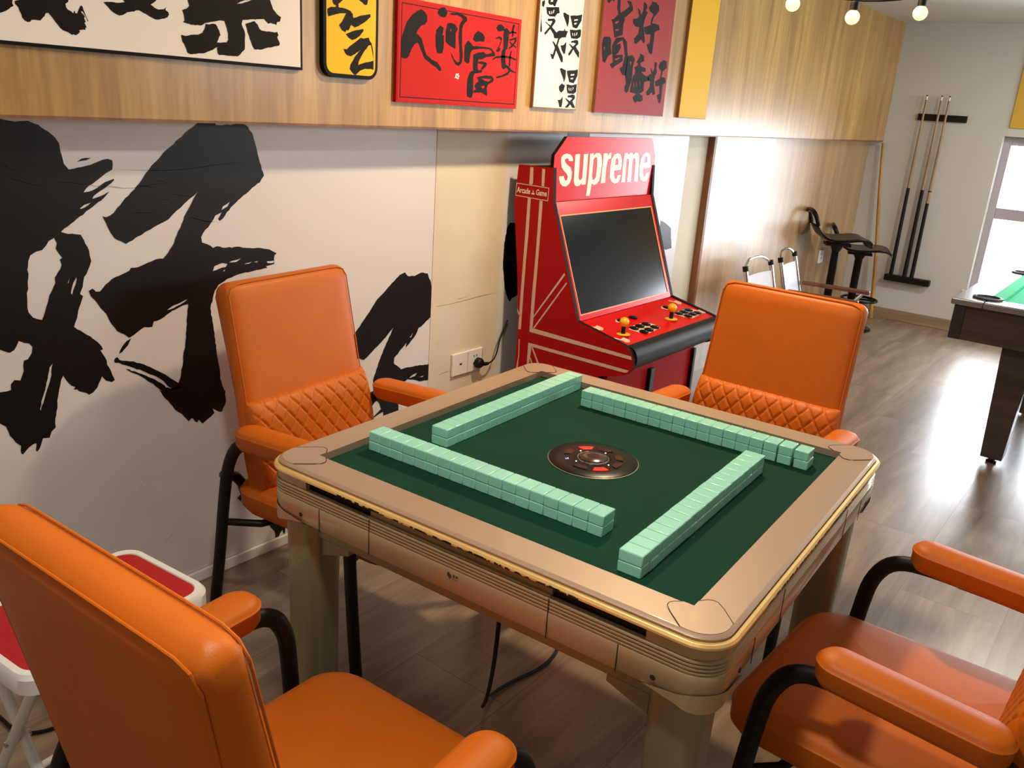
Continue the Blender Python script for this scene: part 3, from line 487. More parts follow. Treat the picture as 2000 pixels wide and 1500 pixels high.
# ------------------------------------------------------------------ room
YM, YC, YB, ZB, XE, ZC = 1.242, 1.207, 1.112, 1.353, 5.70, 2.19
b = nb(); box(b, -3.0, XE+.2, -3.2, YM+.2, -.1, 0); struct(link('floor', b, 'floor', smooth=False))
b = nb(); box(b, -3.0, XE+.2, -3.2, YM+.2, ZC, ZC+.1); struct(link('ceiling', b, 'ceil', smooth=False))
b = nb(); box(b, -3.0, XE, YM, YM+.12, 0, ZC); struct(link('wall_left', b, 'beige', smooth=False))
b = nb(); box(b, -3.1, -3.0, -3.2, YM+.1, 0, ZC); struct(link('wall_back', b, 'wall', smooth=False))
b = nb(); box(b, -3.1, WIN2[0], -3.3, -3.2, 0, ZC); box(b, WIN2[1], XE+.2, -3.3, -3.2, 0, ZC); box(b, WIN2[0], WIN2[1], -3.3, -3.2, 0, WIN2[2]); box(b, WIN2[0], WIN2[1], -3.3, -3.2, WIN2[3], ZC); struct(link('wall_right', b, 'wall', smooth=False))
# far wall with the window opening
b = nb(); y0, y1, z0, z1 = WIN
box(b, XE, XE+.18, -3.2, y0, 0, ZC); box(b, XE, XE+.18, y1, YM+.12, 0, ZC)
box(b, XE, XE+.18, y0, y1, 0, z0); box(b, XE, XE+.18, y0, y1, z1, ZC)
struct(link('wall_far', b, 'wall', smooth=False))
# wooden cladding on the far part of the left wall, its end face in darker wood to paint in the shade
b = nb(); box(b, 2.962, XE-.001, YC, YM-.0005, 0, ZB+.05); struct(link('wall_cladding', b, 'woodc', smooth=False))
b = nb(); box(b, 2.935, 2.962, YC-.003, YM-.0005, 0, ZB+.05); struct(link('trim_1', b, 'woodd', smooth=False))
# wooden bulkhead over the wall
b = nb(); box(b, -3.0, XE-.001, YB, YM-.0005, ZB, ZC); struct(link('wall_bulkhead', b, 'wood', smooth=False))
b = nb(); box(b, -3.0, XE-.001, YB-.0015, YB+.002, ZB-.006, ZB-.0005); struct(link('trim_2', b, 'woodd', smooth=False))
b = nb(); box(b, XE-.014, XE-.0005, -3.2, YC-.001, 0, .085); struct(link('baseboard_far', b, 'base', smooth=False, bevel=.003))
b = nb(); box(b, -3.0, 2.93, YM-.012, YM-.0005, 0, .035); struct(link('baseboard_left', b, 'white', smooth=False, bevel=.003))
# window: frame, rails, glass
w = bpy.data.objects.new('window_1', None); COL.objects.link(w); w.location = (XE+.12, (y0+y1)/2, z0); struct(w)
def rel(o, loc): o.location = (-loc[0], -loc[1], -loc[2])
b = nb(); xf0, xf1 = XE+.085, XE+.135
box(b, xf0, xf1, y1-.05, y1, z0, z1); box(b, xf0, xf1, y0, y0+.05, z0, z1)
box(b, xf0, xf1, y0+.05, y1-.05, z1-.06, z1); box(b, xf0, xf1, y0+.05, y1-.05, z0, z0+.05)
box(b, xf0, xf1, y0+.05, y1-.05, .865, .945); box(b, xf0, xf1, -.62, -.55, z0+.05, .865); box(b, xf0, xf1, -.62, -.55, .945, z1-.06)
o = link('window_frame', b, 'wframe', w, smooth=False, bevel=.004); rel(o, w.location)
b = nb(); box(b, XE+.108, XE+.112, y0+.05, y1-.05, z0+.05, .865); box(b, XE+.108, XE+.112, y0+.05, y1-.05, .945, z1-.06)
o = link('window_pane', b, 'glass', w, smooth=False); rel(o, w.location)
b = nb()
box(b, XE-.012, XE+.0, y0-.03, y1+.03, z0-.025, z0); box(b, XE, XE+.085, y0+.001, y1-.001, z0, z0+.004)
o = link('window_sill', b, 'white', w, smooth=False, bevel=.002); rel(o, w.location)

w2_ = bpy.data.objects.new('added_window', None); COL.objects.link(w2_); w2_.location = ((WIN2[0]+WIN2[1])/2, -3.25, WIN2[2]); struct(w2_)  # added window out of view, brings daylight from the right
b = nb(); xa, xb, za, zb_ = WIN2
for xx in (xa, (xa+xb)/2-.025, xb-.05): box(b, xx, xx+.05, -3.28, -3.23, za, zb_)
for zz in (za, zb_-.05): box(b, xa+.05, (xa+xb)/2-.025, -3.28, -3.23, zz, zz+.05); box(b, (xa+xb)/2+.025, xb-.05, -3.28, -3.23, zz, zz+.05)
o = link('window_frame', b, 'wframe', w2_, smooth=False); rel(o, w2_.location)
b = nb(); box(b, xa+.05, (xa+xb)/2-.025, -3.257, -3.253, za+.05, zb_-.05); box(b, (xa+xb)/2+.025, xb-.05, -3.257, -3.253, za+.05, zb_-.05)
o = link('window_pane', b, 'glass', w2_, smooth=False); rel(o, w2_.location)

# ------------------------------------------------------------------ mural
_rr = random.Random(21)
def brushy(l, step, amp):
    """ragged brush edge: long straight runs get small irregularities"""
    out = []
    for i, (u, v) in enumerate(l):
        a = Vector((u/2000, v/2000)); q = l[(i+1) % len(l)]; c = Vector((q[0]/2000, q[1]/2000)); d = c-a; n = min(12, int(d.length/step))
        out.append((a.x, a.y))
        if n > 1:
            nv = Vector((-d.y, d.x)).normalized()
            for k in range(1, n):
                p = a+d*((k+_rr.uniform(-.25, .25))/n)+nv*_rr.uniform(-amp, amp); out.append((p.x, p.y))
    return out
def art(bm, key, to3, mi):
    st = {'mural': (.009, .0016), 'side': (9, 0), 'sup': (9, 0), 'crack': (9, 0)}.get(key, (.005, .0007))
    for c, loops in ART[key]: poly(bm, [brushy(l, *(st if c != 'g' else (9, 0))) for l in loops], to3, mi[c])
b = nb(); box(b, -2.2, 2.705, YM-.0022, YM-.0006, .036, ZB-.001)
# bare strip between two hangings of the paper
art(b, 'mural', lambda u, v: (u, YM-.0030, v), {'k': 1, 'g': 2})
o = link('wall_mural', b, 'paper', mats=['paper', 'ink', 'crease'], smooth=False)
tag(o, 'white wallpaper mural with huge black brush-written characters under the wooden bulkhead', 'mural')
b = nb(); box(b, .812, 1.205, YM-.0040, YM-.0032, .036, ZB-.001)
art(b, 'crack', lambda u, v: (u, YM-.0043, v), {'n': 1})
struct(link('trim_3', b, 'beige', smooth=False, mats=['beige', 'crackm']))

# ------------------------------------------------------------------ boards on the bulkhead
def board(name, label, x0, x1, z0, z1, key, face, frame, ft, r=0., thick=.014, line=None, extra=None):
    t = thing(name, label, 'sign', ((x0+x1)/2, YB, z0), 0, 'lettered boards on the wooden bulkhead')
    L = Vector(t.location); yf = YB-thick
    def w3(u, v, d): return Vector((u, d, v))-L
    def outline(i):
        if r: return [((x0+x1)/2+x, (z0+z1)/2+z) for x, z in rrect((x1-x0)/2-i, (z1-z0)/2-i, max(r-i, .001), 6)]
        return [(x0+i, z0+i), (x1-i, z0+i), (x1-i, z1-i), (x0+i, z1-i)]
    if frame:
        b = nb(); prism(b, outline(0), w3, YB-.0005, yf+.0008); link('frame', b, frame, t, smooth=False)
    b = nb(); prism(b, outline(ft), w3, YB-.001, yf)
    if line:
        for a, c in ((line, line+.0025),):
            o1, o2 = outline(a), outline(c)
            poly(b, [o1, o2], lambda u, v: w3(u, v, yf-.0004), 1)
    if key: art(b, key, lambda u, v: w3(u, v, yf-.0006), {'k': 1, 'w': 2})
    if extra: extra(b, w3, yf)
    link('panel', b, face, t, smooth=False, mats=[face, 'bink', 'wboard', 'shadow'])
    return t
board('sign_board', 'very wide white board with black brush writing and black frame, leftmost on the bulkhead', -1.35, .124, 1.490, 2.02, 'big', 'wboard', 'bboard', .007)
board('sign_board', 'narrow yellow rounded board with black brush writing, right of the wide white board', .192, .392, 1.480, 1.95, 'yel', 'yboard', 'bboard', .010, r=.035, thick=.018)
board('sign_board', 'red landscape board with four brush-written characters and a thin black border line', .473, 1.062, 1.424, 1.716, 'red', 'rboard', 'rboard', .004, line=.014)
board('sign_board', 'tall narrow white board with black brush writing between two red boards', 1.158, 1.437, 1.432, 2.05, 'whi', 'wboard', 'woodd', .004)
board('sign_board', 'tall dark red board with crowded black brush writing', 1.568, 2.135, 1.428, 2.05, 'dred', 'drboard', 'woodd', .003)
board('sign_board', 'tall plain yellow board on the bulkhead, the one closest to the window', 2.285, 2.565, 1.428, 2.10, None, 'yboard', 'woodd', .003)
# yellow panel on the far wall
b = nb(); box(b, XE-.012, XE-.0005, -1.1, .275, 1.506, 2.06)
tag(link('wall_panel', b, 'yposter', smooth=False, bevel=.002), 'plain yellow panel high on the far white wall above the window', 'panel')

# ------------------------------------------------------------------ sockets on the left wall
def socket(name, label, x0, x1, z0, z1, y, gangs):
    t = thing(name, label, 'socket', ((x0+x1)/2, y, z0))
    L = Vector(t.location); b = nb(); w_ = (x1-x0)/gangs
    box(b, x0, x1, y-.011, y-.0005, z0, z1); bmesh.ops.translate(b, vec=-L, verts=b.verts)
    link('plate', b, 'white', t, smooth=False, bevel=.003)
    b = nb()
    for g in range(gangs):
        xa = x0+w_*g; zc = (z0+z1)/2
        box(b, xa+w_-.0006, xa+w_+.0006, y-.0114, y-.0109, z0+.004, z1-.004)
        if g == 0 and gangs == 2: box(b, xa+w_*.45, xa+w_*.6, y-.0122, y-.0108, zc-.003, zc+.003)
        else:
            for dx in (-.008, .008): box(b, xa+w_/2+dx-.0017, xa+w_/2+dx+.0017, y-.0122, y-.0108, zc+.014, zc+.022)
            for dx in (-.009, .009): box(b, xa+w_/2+dx-.0015, xa+w_/2+dx+.0015, y-.0122, y-.0108, zc-.016, zc-.008)
    bmesh.ops.translate(b, vec=-L, verts=b.verts)
    link('slots', b, 'line', t, smooth=False)
    return t
socket('wall_socket', 'double white wall socket beside the arcade machine with a black plug in it', .935, 1.113, .418, .508, YM-.004, 2)
socket('wall_socket', 'small white wall socket on the wood cladding behind the bar stools', 4.95, 5.05, .458, .555, YC, 1)
# plug and lead of the arcade machine
t = thing('power_plug', 'black plug with lead running from the wall socket to the arcade machine', 'plug', (1.078, YM-.016, .452))
mx = Matrix.Rotation(PI/2, 4, 'X')
b = nb(); lathe(b, [(.017, 0), (.021, .004), (.021, .018), (.016, .026), (.008, .030)], 20, mtx=mx); link('plug_body', b, 'blackm', t)
b = nb(); tube(b, [(.008, -.018, -.004), (.030, -.022, -.008), (.045, -.024, -.008)], .007, 10, radii=[.009, .0075, .006]); link('strain_relief', b, 'blackm', t)
b = nb(); tube(b, [(.044, -.024, -.008), (.075, -.026, .000), (.10, -.022, .03), (.118, -.016, .075), (.150, -.012, .12), (.17, -.010, .15)], .0032, 8, smooth_path=2); link('lead', b, 'blackm', t)

# ------------------------------------------------------------------ mahjong table
TA = 0.0509
T = thing('mahjong_table', 'square automatic mahjong table in champagne plastic with green felt top', 'table', (0, 0, 0), TA)
HO, HI, RZ, FZ = .474, .400, .760, .745
def rs(off, n=8):
    """outline of the rounded square, with extra points along the sides"""
    h = HO+off; r = max(.055+off, .004); P = []
    cor = [((h-r), (h-r), 0), (-(h-r), (h-r), PI/2), (-(h-r), -(h-r), PI), ((h-r), -(h-r), 1.5*PI)]
    for ci, (cx, cy, a0) in enumerate(cor):
        for k in range(n+1):
            a = a0+PI/2*k/n; P.append((cx+r*math.cos(a), cy+r*math.sin(a)))
        a = a0+PI/2; d = (-math.sin(a), math.cos(a)); nx = (math.cos(a), math.sin(a))
        for s in (.36, .30, .195, 0, -.195, -.30, -.36):
            P.append((nx[0]*h-d[0]*s, nx[1]*h-d[1]*s))
    return P
NP = len(rs(0))
def band(bm, prof, mi=0, closed_prof=False, idx=None, cap=False):
    rings = [[Vector((x, y, z)) for x, y in rs(o)] for o, z in prof]
    if idx is None: return loft(bm, rings, cap=False, mi=mi)
    rings = [[r[i % NP] for i in idx] for r in rings]
    R = loft(bm, rings, cap=False, closed=False, mi=mi)
    bm.faces.new([r[0] for r in R]).material_index = mi; bm.faces.new([r[-1] for r in R][::-1]).material_index = mi
# rim: flat frame with inner wall
b = nb(); ro = [Vector((x, y, RZ-.004)) for x, y in rs(-.004)]; rm = [Vector((x, y, RZ)) for x, y in rs(-.010)]
def cl(p, h): return Vector((max(-h, min(h, p.x)), max(-h, min(h, p.y)), p.z))
ri = []
for p in rm:
    m = max(abs(p.x), abs(p.y)); q = cl(p, HI)
    if abs(p.x) > HI-.001 or abs(p.y) > HI-.001: pass
    ri.append(Vector((q.x, q.y, RZ)))
rm2 = [Vector((x, y, RZ)) for x, y in rs(-.0125)]
rings = [[Vector((x, y, RZ-.013)) for x, y in rs(-.006)], ro, rm, rm2, ri, [Vector((p.x, p.y, FZ-.004)) for p in ri]]
loft(b, rings, cap=False); bmesh.ops.remove_doubles(b, verts=b.verts, dist=1e-5)
link('rim', b, 'gold', T)
# corner caps with their dark joint
def cap_outline(sx, sy, g):
    P = [(-.3995, -.3995), (-.3995, -.382+g), (-.413, -.366+g), (-.428, -.368+g), (-.4625-g*.0, -.405+g)]
    arc = []
    h = HO-.011; r = .045
    for k in range(9):
        a = PI+PI/2*k/8; arc.append((-h+r+r*math.cos(a), -h+r+r*math.sin(a)))
    Q = P+arc+[(y, x) for x, y in P[::-1]]
    return [(x*sx, y*sy) for x, y in Q[:-1]]
for sx, sy in ((1, 1), (-1, 1), (1, -1), (-1, -1)):
    b = nb(); prism(b, cap_outline(sx, sy, 0), lambda u, v, d: (u, v, d), RZ+.0001, RZ+.0009)
    link('corner_cap', b, 'gold', T, smooth=False)
    b = nb(); pts = cap_outline(sx, sy, .0)
    tube(b, [(x, y, RZ+.0005) for x, y in pts[1:5]], .0009, 6, smooth_path=1)
    tube(b, [(x, y, RZ+.0005) for x, y in pts[-4:]], .0009, 6, smooth_path=1)
    link('cap_joint', b, 'line', T)
b = nb(); box(b, -HI+.0004, HI-.0004, -HI+.0004, HI-.0004, FZ-.004, FZ); link('felt_top', b, 'felt', T, smooth=False)
# worn gold edge strip, with chips showing dark
b = nb(); band(b, [(-.009, .7475), (-.003, .7525), (.002, .7515), (.005, .748), (.005, .7445), (.001, .7425), (-.006, .742)])
link('edge_trim', b, 'brass', T)
b = nb(); rnd = random.Random(8)
def chips(side, a, c, n):
    for k in range(n):
        s = a+(c-a)*rnd.random(); l_ = .003+.010*rnd.random(); h = .0008+.0034*rnd.random(); o = HO+.0046
        if side == 0: box(b, -o-.0007, -o+.0003, s, s+l_, .7442, .7442+h)
        else: box(b, s, s+l_, -o-.0007, -o+.0003, .7442, .7442+h)
chips(0, -.26, .26, 90); chips(1, -.30, .22, 80)
link('trim_chips', b, 'chip', T, smooth=False)['kind'] = 'stuff'
# slot band: dark recess, with filled corners and centre
b = nb(); band(b, [(-.004, .7422), (-.018, .7415), (-.018, .7215), (-.004, .7212)]); link('slot_recess', b, 'line', T)
per = 9+7
def corner_idx(ci):   # from just before corner ci to just after it
    s = ci*per; return list(range(s-1, s+9+1))
for ci in range(4):
    b = nb(); band(b, [(-.012, .7418), (-.0035, .7415), (-.0025, .738), (-.0035, .7225), (-.012, .722)], idx=corner_idx(ci)); link('corner_block', b, 'goldd', T)
    b = nb(); s = ci*per+9; band(b, [(-.016, .738), (-.008, .7375), (-.0075, .727), (-.003, .7262), (-.002, .723), (-.012, .722)], idx=[s+2, s+3, s+4]); link('drawer_lip', b, 'leg', T)
# ribbed skirt
prof = [(-.010, .7222)]
z = .7218
for k in range(4):
    prof += [(-.0035, z), (.0, z-.0012), (.0004, z-.0030), (.0, z-.0046), (-.0032, z-.0056)]; z -= .0062
prof += [(-.0008, z), (.0005, z-.002), (.0005, .680), (-.0005, .664), (-.004, .6500), (-.010, .6478), (-.060, .6478)]
b = nb(); band(b, prof)
# seams of the drawer fronts as thin dark lines
for s in (.32, .1905, -.195, -.32):
    for side in range(4):
        R_ = Matrix.Rotation(side*PI/2, 4, 'Z')
        hz = .722 if abs(s) < .2 else .697
        box(b, -HO-.0011, -HO-.0002, s-.0008, s+.0008, .650, hz, 1, rot=R_)
for side in range(4):
    R_ = Matrix.Rotation(side*PI/2, 4, 'Z')
    for s in (.372, -.380):
        mtx = R_ @ Matrix.Translation((-HO-.0004, s, .668)) @ Matrix.Rotation(-PI/2, 4, 'Y')
        lathe(b, [(.0045, -.001), (.0045, .0004)], 12, mi=1, mtx=mtx)
link('skirt', b, 'goldd', T, mats=['goldd', 'line'])
# drooping corner lips
for ci in range(4):
    b = nb(); idx = corner_idx(ci); R0 = rs(.0012); R1 = rs(-.004); n = len(idx); tp, bt, bi = [], [], []
    for k, i in enumerate(idx):
        t_ = k/(n-1); e = math.sin(PI*t_)**.5
        zt = .652+.014*e; zb = .6495-.020*e
        tp.append((R0[i % NP], zt)); bt.append((R0[i % NP], zb+.004)); bi.append((R1[i % NP], zb))
    r3 = rs(-.02); R4 = [[Vector((p[0], p[1], z_)) for p, z_ in q] for q in (tp, bt, bi)]
    R4.append([Vector((r3[i % NP][0], r3[i % NP][1], q[1])) for i, q in zip(idx, bi)])
    loft(b, R4, cap=False, closed=False); link('corner_lip', b, 'goldd', T)
# inner chassis and beams
b = nb(); rr_ = [[Vector((x, y, z_)) for x, y in rs(o)] for o, z_ in ((-.03, .74), (-.03, .652), (-.038, .648), (-.040, .606), (-.05, .602))]
loft(b, rr_); link('chassis', b, 'leg', T)
for sx, sy in ((1, 1), (-1, 1), (1, -1), (-1, -1)):
    b = nb(); rings = []
    for z_, r_ in ((.0, .036), (.01, .040), (.55, .0445), (.635, .0455), (.652, .040)):
        rings.append([Vector((sx*.408+x, sy*.408+y, z_)) for x, y in rrect(r_, r_, r_*.62, 5)])
    loft(b, rings); link('leg', b, 'leg', T)
    b = nb(); prism(b, [(0, .602), (.075, .602), (.075, .59), (.0, .565)], lambda u, v, d: (sx*.43, sy*(.362-u), v) if d == 0 else (sx*.415, sy*(.362-u), v), 0, 1)
    link('leg_bracket', b, 'leg', T, smooth=False)
# maker's mark on the near left drawer
b = nb(); X0 = -HO-.0008
def mk(s0, z0, s1, z1, w): 
    d = Vector((s1-s0, z1-z0)).normalized()*w/2; n_ = Vector((-d.y, d.x))
    q = [(s0+n_.x, z0+n_.y), (s1+n_.x, z1+n_.y), (s1-n_.x, z1-n_.y), (s0-n_.x, z0-n_.y)]
    b.faces.new([b.verts.new((X0, u, v)) for u, v in q])
for k, (dz, l_) in enumerate(((0, .007), (.002, .011), (0, .011), (-.001, .007))): mk(.0065-k*.0022, .688+dz, .0055-k*.0022, .688+dz-l_, .0016)
for s, z_, s2, z2 in ((-.006, .688, -.006, .682), (-.0045, .687, -.0095, .687), (-.008, .6885, -.008, .682), (-.005, .684, -.0095, .684), (-.012, .6885, -.012, .684), (-.011, .6865, -.0165, .6865), (-.014, .688, -.0165, .682), (-.014, .687, -.011, .682)): mk(s, z_, s2, z2, .0009)
for k in range(5): mk(-.005-k*.0025, .680, -.005-k*.0025, .6785, .0012)
link('maker_mark', b, 'bink', T, smooth=False)
# centre control disc
D = thing('x', '', ''); D.name = 'control_disc'; del D['label']; del D['category']; D.parent = T; D.location = (0, .004, FZ)
bpy.data.objects.remove(D)
C0 = (0, .004, FZ)
b = nb(); lathe(b, [(.0945, .0002), (.0945, .0022), (.093, .0030), (.060, .0030), (.046, .0042), (.036, .0042), (.001, .0042)], 64, C0); disc = link('control_disc', b, 'gblack', T)
b = nb(); lathe(b, [(.0955, .0001), (.0963, .0009), (.0950, .0016), (.0945, .0016)], 64, C0); link('disc_edge', b, 'leg', disc)
b = nb()
rg = [[Vector((C0[0]+(.0325+.0013*math.cos(t))*math.cos(a), C0[1]+(.0325+.0013*math.cos(t))*math.sin(a), FZ+.0045+.0013*math.sin(t))) for t in (2*PI*j/8 for j in range(8))] for a in (2*PI*k/48 for k in range(49))]
loft(b, rg, cap=False); link('disc_ring', b, 'chrome', disc)
b = nb(); lathe(b, [(.030, .0042), (.0285, .0075), (.022, .0100), (.012, .0108), (.001, .0108)], 32, C0); link('dice_dome', b, 'smoke', disc)
def button(ang, m):
    b = nb(); pr = []
    for k in range(7): a = ang-.27+.54*k/6; pr.append((.063*math.cos(a), .063*math.sin(a)+.004))
    for k in range(5): a = ang+.20-.40*k/4; pr.append((.048*math.cos(a), .048*math.sin(a)+.004))
    prism(b, pr, lambda u, v, d: (u, v, FZ+d), .003, .0052); link('disc_button', b, m, disc, smooth=False, bevel=.0006)
for k in range(4): button(k*PI/2+.06, 'smoke')
button(PI/4, 'ltred'); button(PI*1.25, 'ltred'); button(PI*1.75, 'smoke')
b = nb()
for a in (1.2, -.14, 2.7, 4.5): lathe(b, [(.0016, .0042), (.0016, .0050)], 10, (C0[0]+.043*math.cos(a), C0[1]+.043*math.sin(a), FZ))
link('led_lights', b, 'led', disc)
b = nb(); Rz = Matrix.Translation((-.036, .044, FZ)) @ Matrix.Rotation(-.85, 4, 'Z')
box(b, -.008, .008, -.0045, .0045, .003, .0034, 0, rot=Rz); box(b, -.0066, -.0022, .0005, .0038, .0034, .0037, 1, rot=Rz); box(b, .0026, .0064, -.0034, -.0006, .0034, .0037, 2, rot=Rz); box(b, -.0004, .0004, -.0036, .0036, .0034, .0037, 3, rot=Rz); box(b, -.006, -.002, -.0032, -.0022, .0034, .0037, 3, rot=Rz)
link('digit_display', b, 'gblack', disc, smooth=False, mats=['gblack', 'ledb', 'ltred', 'led'])
# mains cord hanging under the table
b = nb(); tube(b, [(-.36, -.05, .60), (-.30, .0, .40), (-.16, .12, .16), (-.05, .22, .02), (.05, .25, .006), (.25, .20, .006), (.42, .3, .006), (.7, .6, .006), (.95, 1.1, .006)], .0045, 8, smooth_path=3)
_o = link('power_cord', b, 'blackm', T); _o.matrix_parent_inverse = Matrix.Rotation(-TA, 4, 'Z')

# ------------------------------------------------------------------ mahjong tiles
tw, tl, th = .0306, .0430, .0206
b = nb(); box(b, -tw/2+.0001, tw/2-.0001, -tl/2, tl/2, 0, th-.0001)
bmesh.ops.bevel(b, geom=b.edges[:], offset=.0022, segments=3, affect='EDGES', profile=.5)
me = bpy.data.meshes.new('mahjong_tile'); b.to_mesh(me); b.free(); me.materials.append(M_['tile'])
me.polygons.foreach_set('use_smooth', [p_.area < 2e-4 for p_ in me.polygons])
TM = Matrix.Rotation(TA, 4, 'Z')
ORD = ['first', 'second', 'third', 'fourth', 'fifth', 'sixth', 'seventh', 'eighth', 'ninth', 'tenth', 'eleventh', 'twelfth', 'thirteenth', 'fourteenth', 'fifteenth', 'sixteenth', 'seventeenth', 'eighteenth']
rows = [  # name of the row, start point, direction, pitch, gaps
 ('on the logo side', (-.2655, .361), (0, -1), .0309, {}),
 ('on the mural side', (-.153, .2865), (1, 0), .0308, {}),
 ('on the far side', (.295, .184), (0, -1), .0308, {15: .0005, 16: .003, 17: .007}),
 ('on the window side', (-.350, -.273), (1, 0), .0311, {}),
]
first = None
for ri_, (rn, st, dr, pt, gaps) in enumerate(rows):
    for lay in (0, 1):
        for k in range(18):
            o = bpy.data.objects.new('mahjong_tile', me); COL.objects.link(o)
            jx = rnd.uniform(-.0006, .0006); s = k*pt+gaps.get(k, 0)+(.0015 if (ri_ == 2 and k == 17 and lay == 0) else 0)
            px, py = st[0]+dr[0]*s, st[1]+dr[1]*s
            if dr[0]: py += jx + (-.002 if (ri_ == 1 and k == 17 and lay) else 0); rz = 0
            else: px += jx; rz = PI/2
            v = TM @ Vector((px, py, 0)); o.location = (v.x, v.y, FZ+.0002+lay*th); o.rotation_euler = (0, 0, TA+rz+rnd.uniform(-.004, .004))
            tag(o, '%s mint tile from the left end, %s layer of the row %s' % (ORD[k], ('lower', 'upper')[lay], rn), 'mahjong tile', 'mahjong tiles stacked two high in the four rows on the felt')

# ------------------------------------------------------------------ orange armchairs
def backrest_point(s, xs, ts):
    """s 0..1 bottom to top; centre line, half width, half thickness"""
    y = -.068-.113*s; z = .385+.578*s
    return y, z
def make_chair():
    t = thing('armchair', '', '')
    # backrest
    b = nb(); rings = []; NS = 26
    lv = [0, .004, .012, .03]+[.03+.94*i/18 for i in range(1, 18)]+[.965, .982, .993, .998, 1.0]
    for s in lv:
        y, z = backrest_point(s, 0, 0)
        e0 = min(1, s/.03); e1 = min(1, (1-s)/.045)
        rnd_ = math.sqrt(max(0, 1-(1-e0)**2))*math.sqrt(max(0, 1-(1-e1)**2))
        hw = (.226-.006*s + .006*math.sin(PI*min(1, s/.5)))
        hw = hw-.03*(1-rnd_); ht = (.040-.005*s)*max(rnd_, .12)
        tilt = math.atan2(.113, .578); c_, s_ = math.cos(tilt), math.sin(tilt)
        ring = []
        for k in range(40):
            a = 2*PI*k/40; ca, sa = math.cos(a), math.sin(a); ex = .24
            x = math.copysign(abs(ca)**ex, ca)*hw; n_ = math.copysign(abs(sa)**.55, sa)*ht
            # gusset line: slight pinch between side and back faces
            if n_ < 0: x *= 1-.17*(1-s)*(-n_/.04)
            ring.append(Vector((x, y+n_*c_+0.0, z+n_*s_)))
        rings.append(ring)
    loft(b, rings); link('backrest', b, 'orange', t)
    # piped seams round the back and the front of the backrest
    b = nb()
    for sg, off in ((-1, .90), (1, .93)):
        pts = []
        def P(s, xf):
            y, z = backrest_point(s, 0, 0); tilt = math.atan2(.113, .578)
            hw = (.226-.006*s+.006*math.sin(PI*min(1, s/.5)))*.975; ht = (.040-.005*s)*off*.82
            return Vector((xf*hw*(1-.155*(1-s) if sg < 0 else 1), y+sg*ht*math.cos(tilt), z+sg*ht*math.sin(tilt)))
        ss = [.04+.90*i/16 for i in range(17)]
        pts = [P(s, -1) for s in ss]+[P(.975, -.95), P(.988, -.85)]+[P(.99, x/10) for x in range(-7, 8, 2)]+[P(.988, .85), P(.975, .95)]+[P(s, 1) for s in ss[::-1]]
        tube(b, pts, .0019, 6)
    link('seam_piping', b, 'orange', t)
    # quilted lumbar cushion
    b = nb(); NU, NV = 150, 84; g = []
    s0, s1 = .035, .470
    for j in range(NV+1):
        v = j/NV; row = []
        for i in range(NU+1):
            u = i/NU*2-1; s = s0+(s1-s0)*v
            y, z = backrest_point(s, 0, 0); tilt = math.atan2(.113, .578)
            hw = .222+.008*math.sin(PI*v); 
            eu = (1-abs(u))*hw/.035; eu = min(1, eu); fu = math.sqrt(max(0, 1-(1-eu)**2))
            top = math.sqrt(max(0, 1-(1-min(1, (1-v)/.22))**2)); bot = math.sqrt(max(0, 1-(1-min(1, v/.25))**2))
            th_ = .030*fu*min(top, bot)
            # diamond stitching
            X = u*hw; Zp = (v*(s1-s0))*.60
            d1 = ((X/.046+Zp/.062) % 1.0); d2 = ((X/.046-Zp/.062) % 1.0)
            dd = min(min(d1, 1-d1), min(d2, 1-d2))*.037
            th_ -= .0042*math.exp(-(dd/.0030)**2)*fu
            n_ = .036-.004*s+th_
            row.append(bm_v(b, (X, y+n_*math.cos(tilt), z+n_*math.sin(tilt))))
        g.append(row)
    back = []
    for j in range(NV):
        for i in range(NU): b.faces.new((g[j][i], g[j][i+1], g[j+1][i+1], g[j+1][i]))
    edge = [g[0][i] for i in range(NU+1)]+[g[j][NU] for j in range(1, NV+1)]+[g[NV][i] for i in range(NU-1, -1, -1)]+[g[j][0] for j in range(NV-1, 0, -1)]
    e2 = [b.verts.new((v.co.x*.99, v.co.y-.02, v.co.z)) for v in edge]
    for k in range(len(edge)): b.faces.new((edge[k], edge[(k+1) % len(edge)], e2[(k+1) % len(edge)], e2[k]))
    link('lumbar_cushion', b, 'orange', t)
    # seat
    b = nb(); cushion(b, .236, .270, .345, .438, .075, .030, dome=.010, taper=.03, front_drop=.018)
    bmesh.ops.translate(b, vec=(0, .125, 0), verts=b.verts); link('seat', b, 'orange', t)
    for sx in (-1, 1):
        b = nb(); cushion(b, .038, .148, .570, .628, .0375, .017, dome=.004)
        bmesh.ops.transform(b, matrix=Matrix.Translation((sx*.263, .10, 0)) @ Matrix.Rotation(.03, 4, 'X'), verts=b.verts)
        link('armrest', b, 'orange', t)
        X = sx*.263
        b = nb(); tube(b, [(X, .08, .577), (X, .20, .579), (X, .265, .565), (X+sx*.004, .298, .51), (X+sx*.008, .308, .44), (X+sx*.012, .325, .22), (X+sx*.016, .348, .0)], .0140, 14, flat=1.2, smooth_path=2)
        link('leg', b, 'blackm', t)
        b = nb(); tube(b, [(X, .13, .577), (X, -.03, .577), (X, -.085, .56), (X+sx*.003, -.115, .50), (X+sx*.006, -.130, .42), (X+sx*.010, -.155, .22), (X+sx*.014, -.190, .0)], .0140, 14, flat=1.2, smooth_path=2)
        link('leg', b, 'blackm', t)
        for yl, yi in ((.325, .25), (-.138, -.02)):
            b = nb(); tube(b, [(X+sx*.006, yl-.008, .325), (sx*.20, yi, .330), (0, yi, .332)], .010, 10, smooth_path=1)
            link('seat_rail', b, 'blackm', t)
